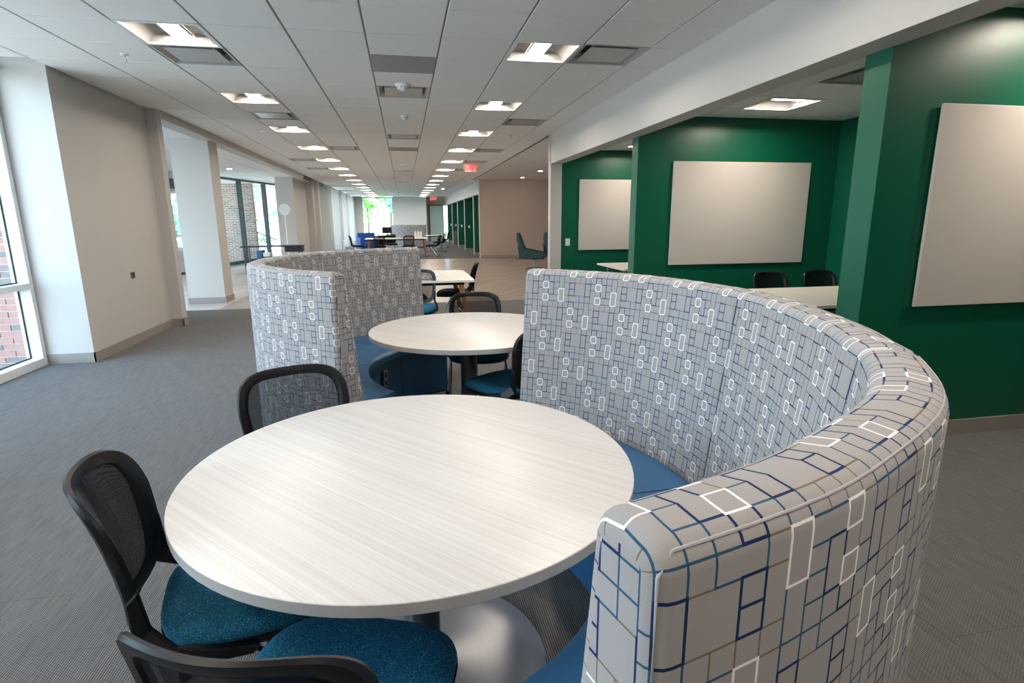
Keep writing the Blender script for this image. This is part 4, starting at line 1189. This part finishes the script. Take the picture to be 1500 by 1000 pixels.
MB().tube([(0, 0.01, 0.01), (0, 0.01, 0.14)], 0.018).lathe([(0.001, 0.012), (0.10, 0.010), (0.10, 0)], n=14).build('stand', 'black', mo)
bn = thing('waste_bin', 'far grey steel bin standing against a green bay wall', 'bin', (3.02, 34.1, 0))
MB().box(-0.16, -0.16, 0.0, 0.16, 0.16, 0.82).build('body', 'steel', bn, bevel=0.01)
MB().box(-0.165, -0.165, 0.82, 0.165, 0.165, 0.90).build('lid', 'greymetal', bn, bevel=0.01)

# ------------------------------------------------------------------ lobby furniture
bt = thing('counter_table', 'long thin black-topped table in the lobby behind the left booth', 'table', (-3.66, 17.0, 0))
MB().box(-0.80, -0.32, 0.745, 0.80, 0.32, 0.775).build('tabletop', 'black', bt, bevel=0.004)
MB().box(0.35, -0.28, 0.60, 0.78, 0.28, 0.744).build('drawer_box', 'black', bt, bevel=0.006)
for sx in (-0.72, 0.72):
    for sy in (-1, 1): MB().tube([(sx, sy*0.26, 0), (sx, sy*0.26, 0.745)], 0.016).build('leg', 'greymetal', bt)
bb = thing('blue_cabinet', 'low blue and black cabinet under the black-topped lobby table', 'cabinet', (-3.78, 16.75, 0))
MB().box(-0.24, -0.20, 0.0, -0.10, 0.20, 0.66).build('blue_panel', 'bluebox', bb, bevel=0.006)
MB().box(-0.098, -0.20, 0.0, 0.42, 0.20, 0.46).build('body', 'black', bb, bevel=0.006)
MB().box(-0.07, -0.21, 0.50, 0.10, 0.14, 0.60).build('white_tray', 'white', bb, bevel=0.004)
MB().box(-0.07, -0.20, 0.461, 0.10, 0.12, 0.4995).build('tray_base', 'greymetal', bb)
ds = thing('round_sign_stand', 'white round disc on a thin white pole before the lobby wall', 'stand', (-3.64, 18.9, 0))
MB().tube([(0, 0, 0.02), (0, 0, 1.64)], 0.018, 10).build('pole', 'white', ds, smooth=True)
MB().lathe([(0.001, 0.03), (0.16, 0.024), (0.18, 0.0)], n=24).build('base', 'white', ds, smooth=True)
dd = MB(); n_ = 32
for y_, r_ in ((0.012, 0.0),): pass
vs = [(0.175*math.cos(2*PI*k/n_), -0.014, 1.80+0.175*math.sin(2*PI*k/n_)) for k in range(n_)] + [(0.175*math.cos(2*PI*k/n_), 0.014, 1.80+0.175*math.sin(2*PI*k/n_)) for k in range(n_)]
dd.add(vs, [tuple(range(n_)), tuple(range(2*n_-1, n_-1, -1))]+[(k, k+n_, (k+1) % n_+n_, (k+1) % n_) for k in range(n_)]).build('disc', 'white', ds, bevel=0.003, seg=1)
dm = MB().box(-0.6, -0.4, 0, 0.6, 0.4, 0.012).build('door_mat', 'mat'); dm.location = (-6.75, 17.3, 0.0)
tag(dm, 'dark entrance mat on lobby floor below the left lobby window', 'mat')

# the far and meeting room chairs, and the side-on one, have black seats
for r in [o for o in C.objects if o.type == 'EMPTY' and o.get('category') == 'chair']:
    if r.get('group') in (FG, 'black chairs in the middle meeting room') or 'side-on at right' in r['label']:
        for c in r.children:
            if c.name.split('.')[0] == 'seat':
                c.material_slots[0].link = 'OBJECT'; c.material_slots[0].material = M['blackseat']
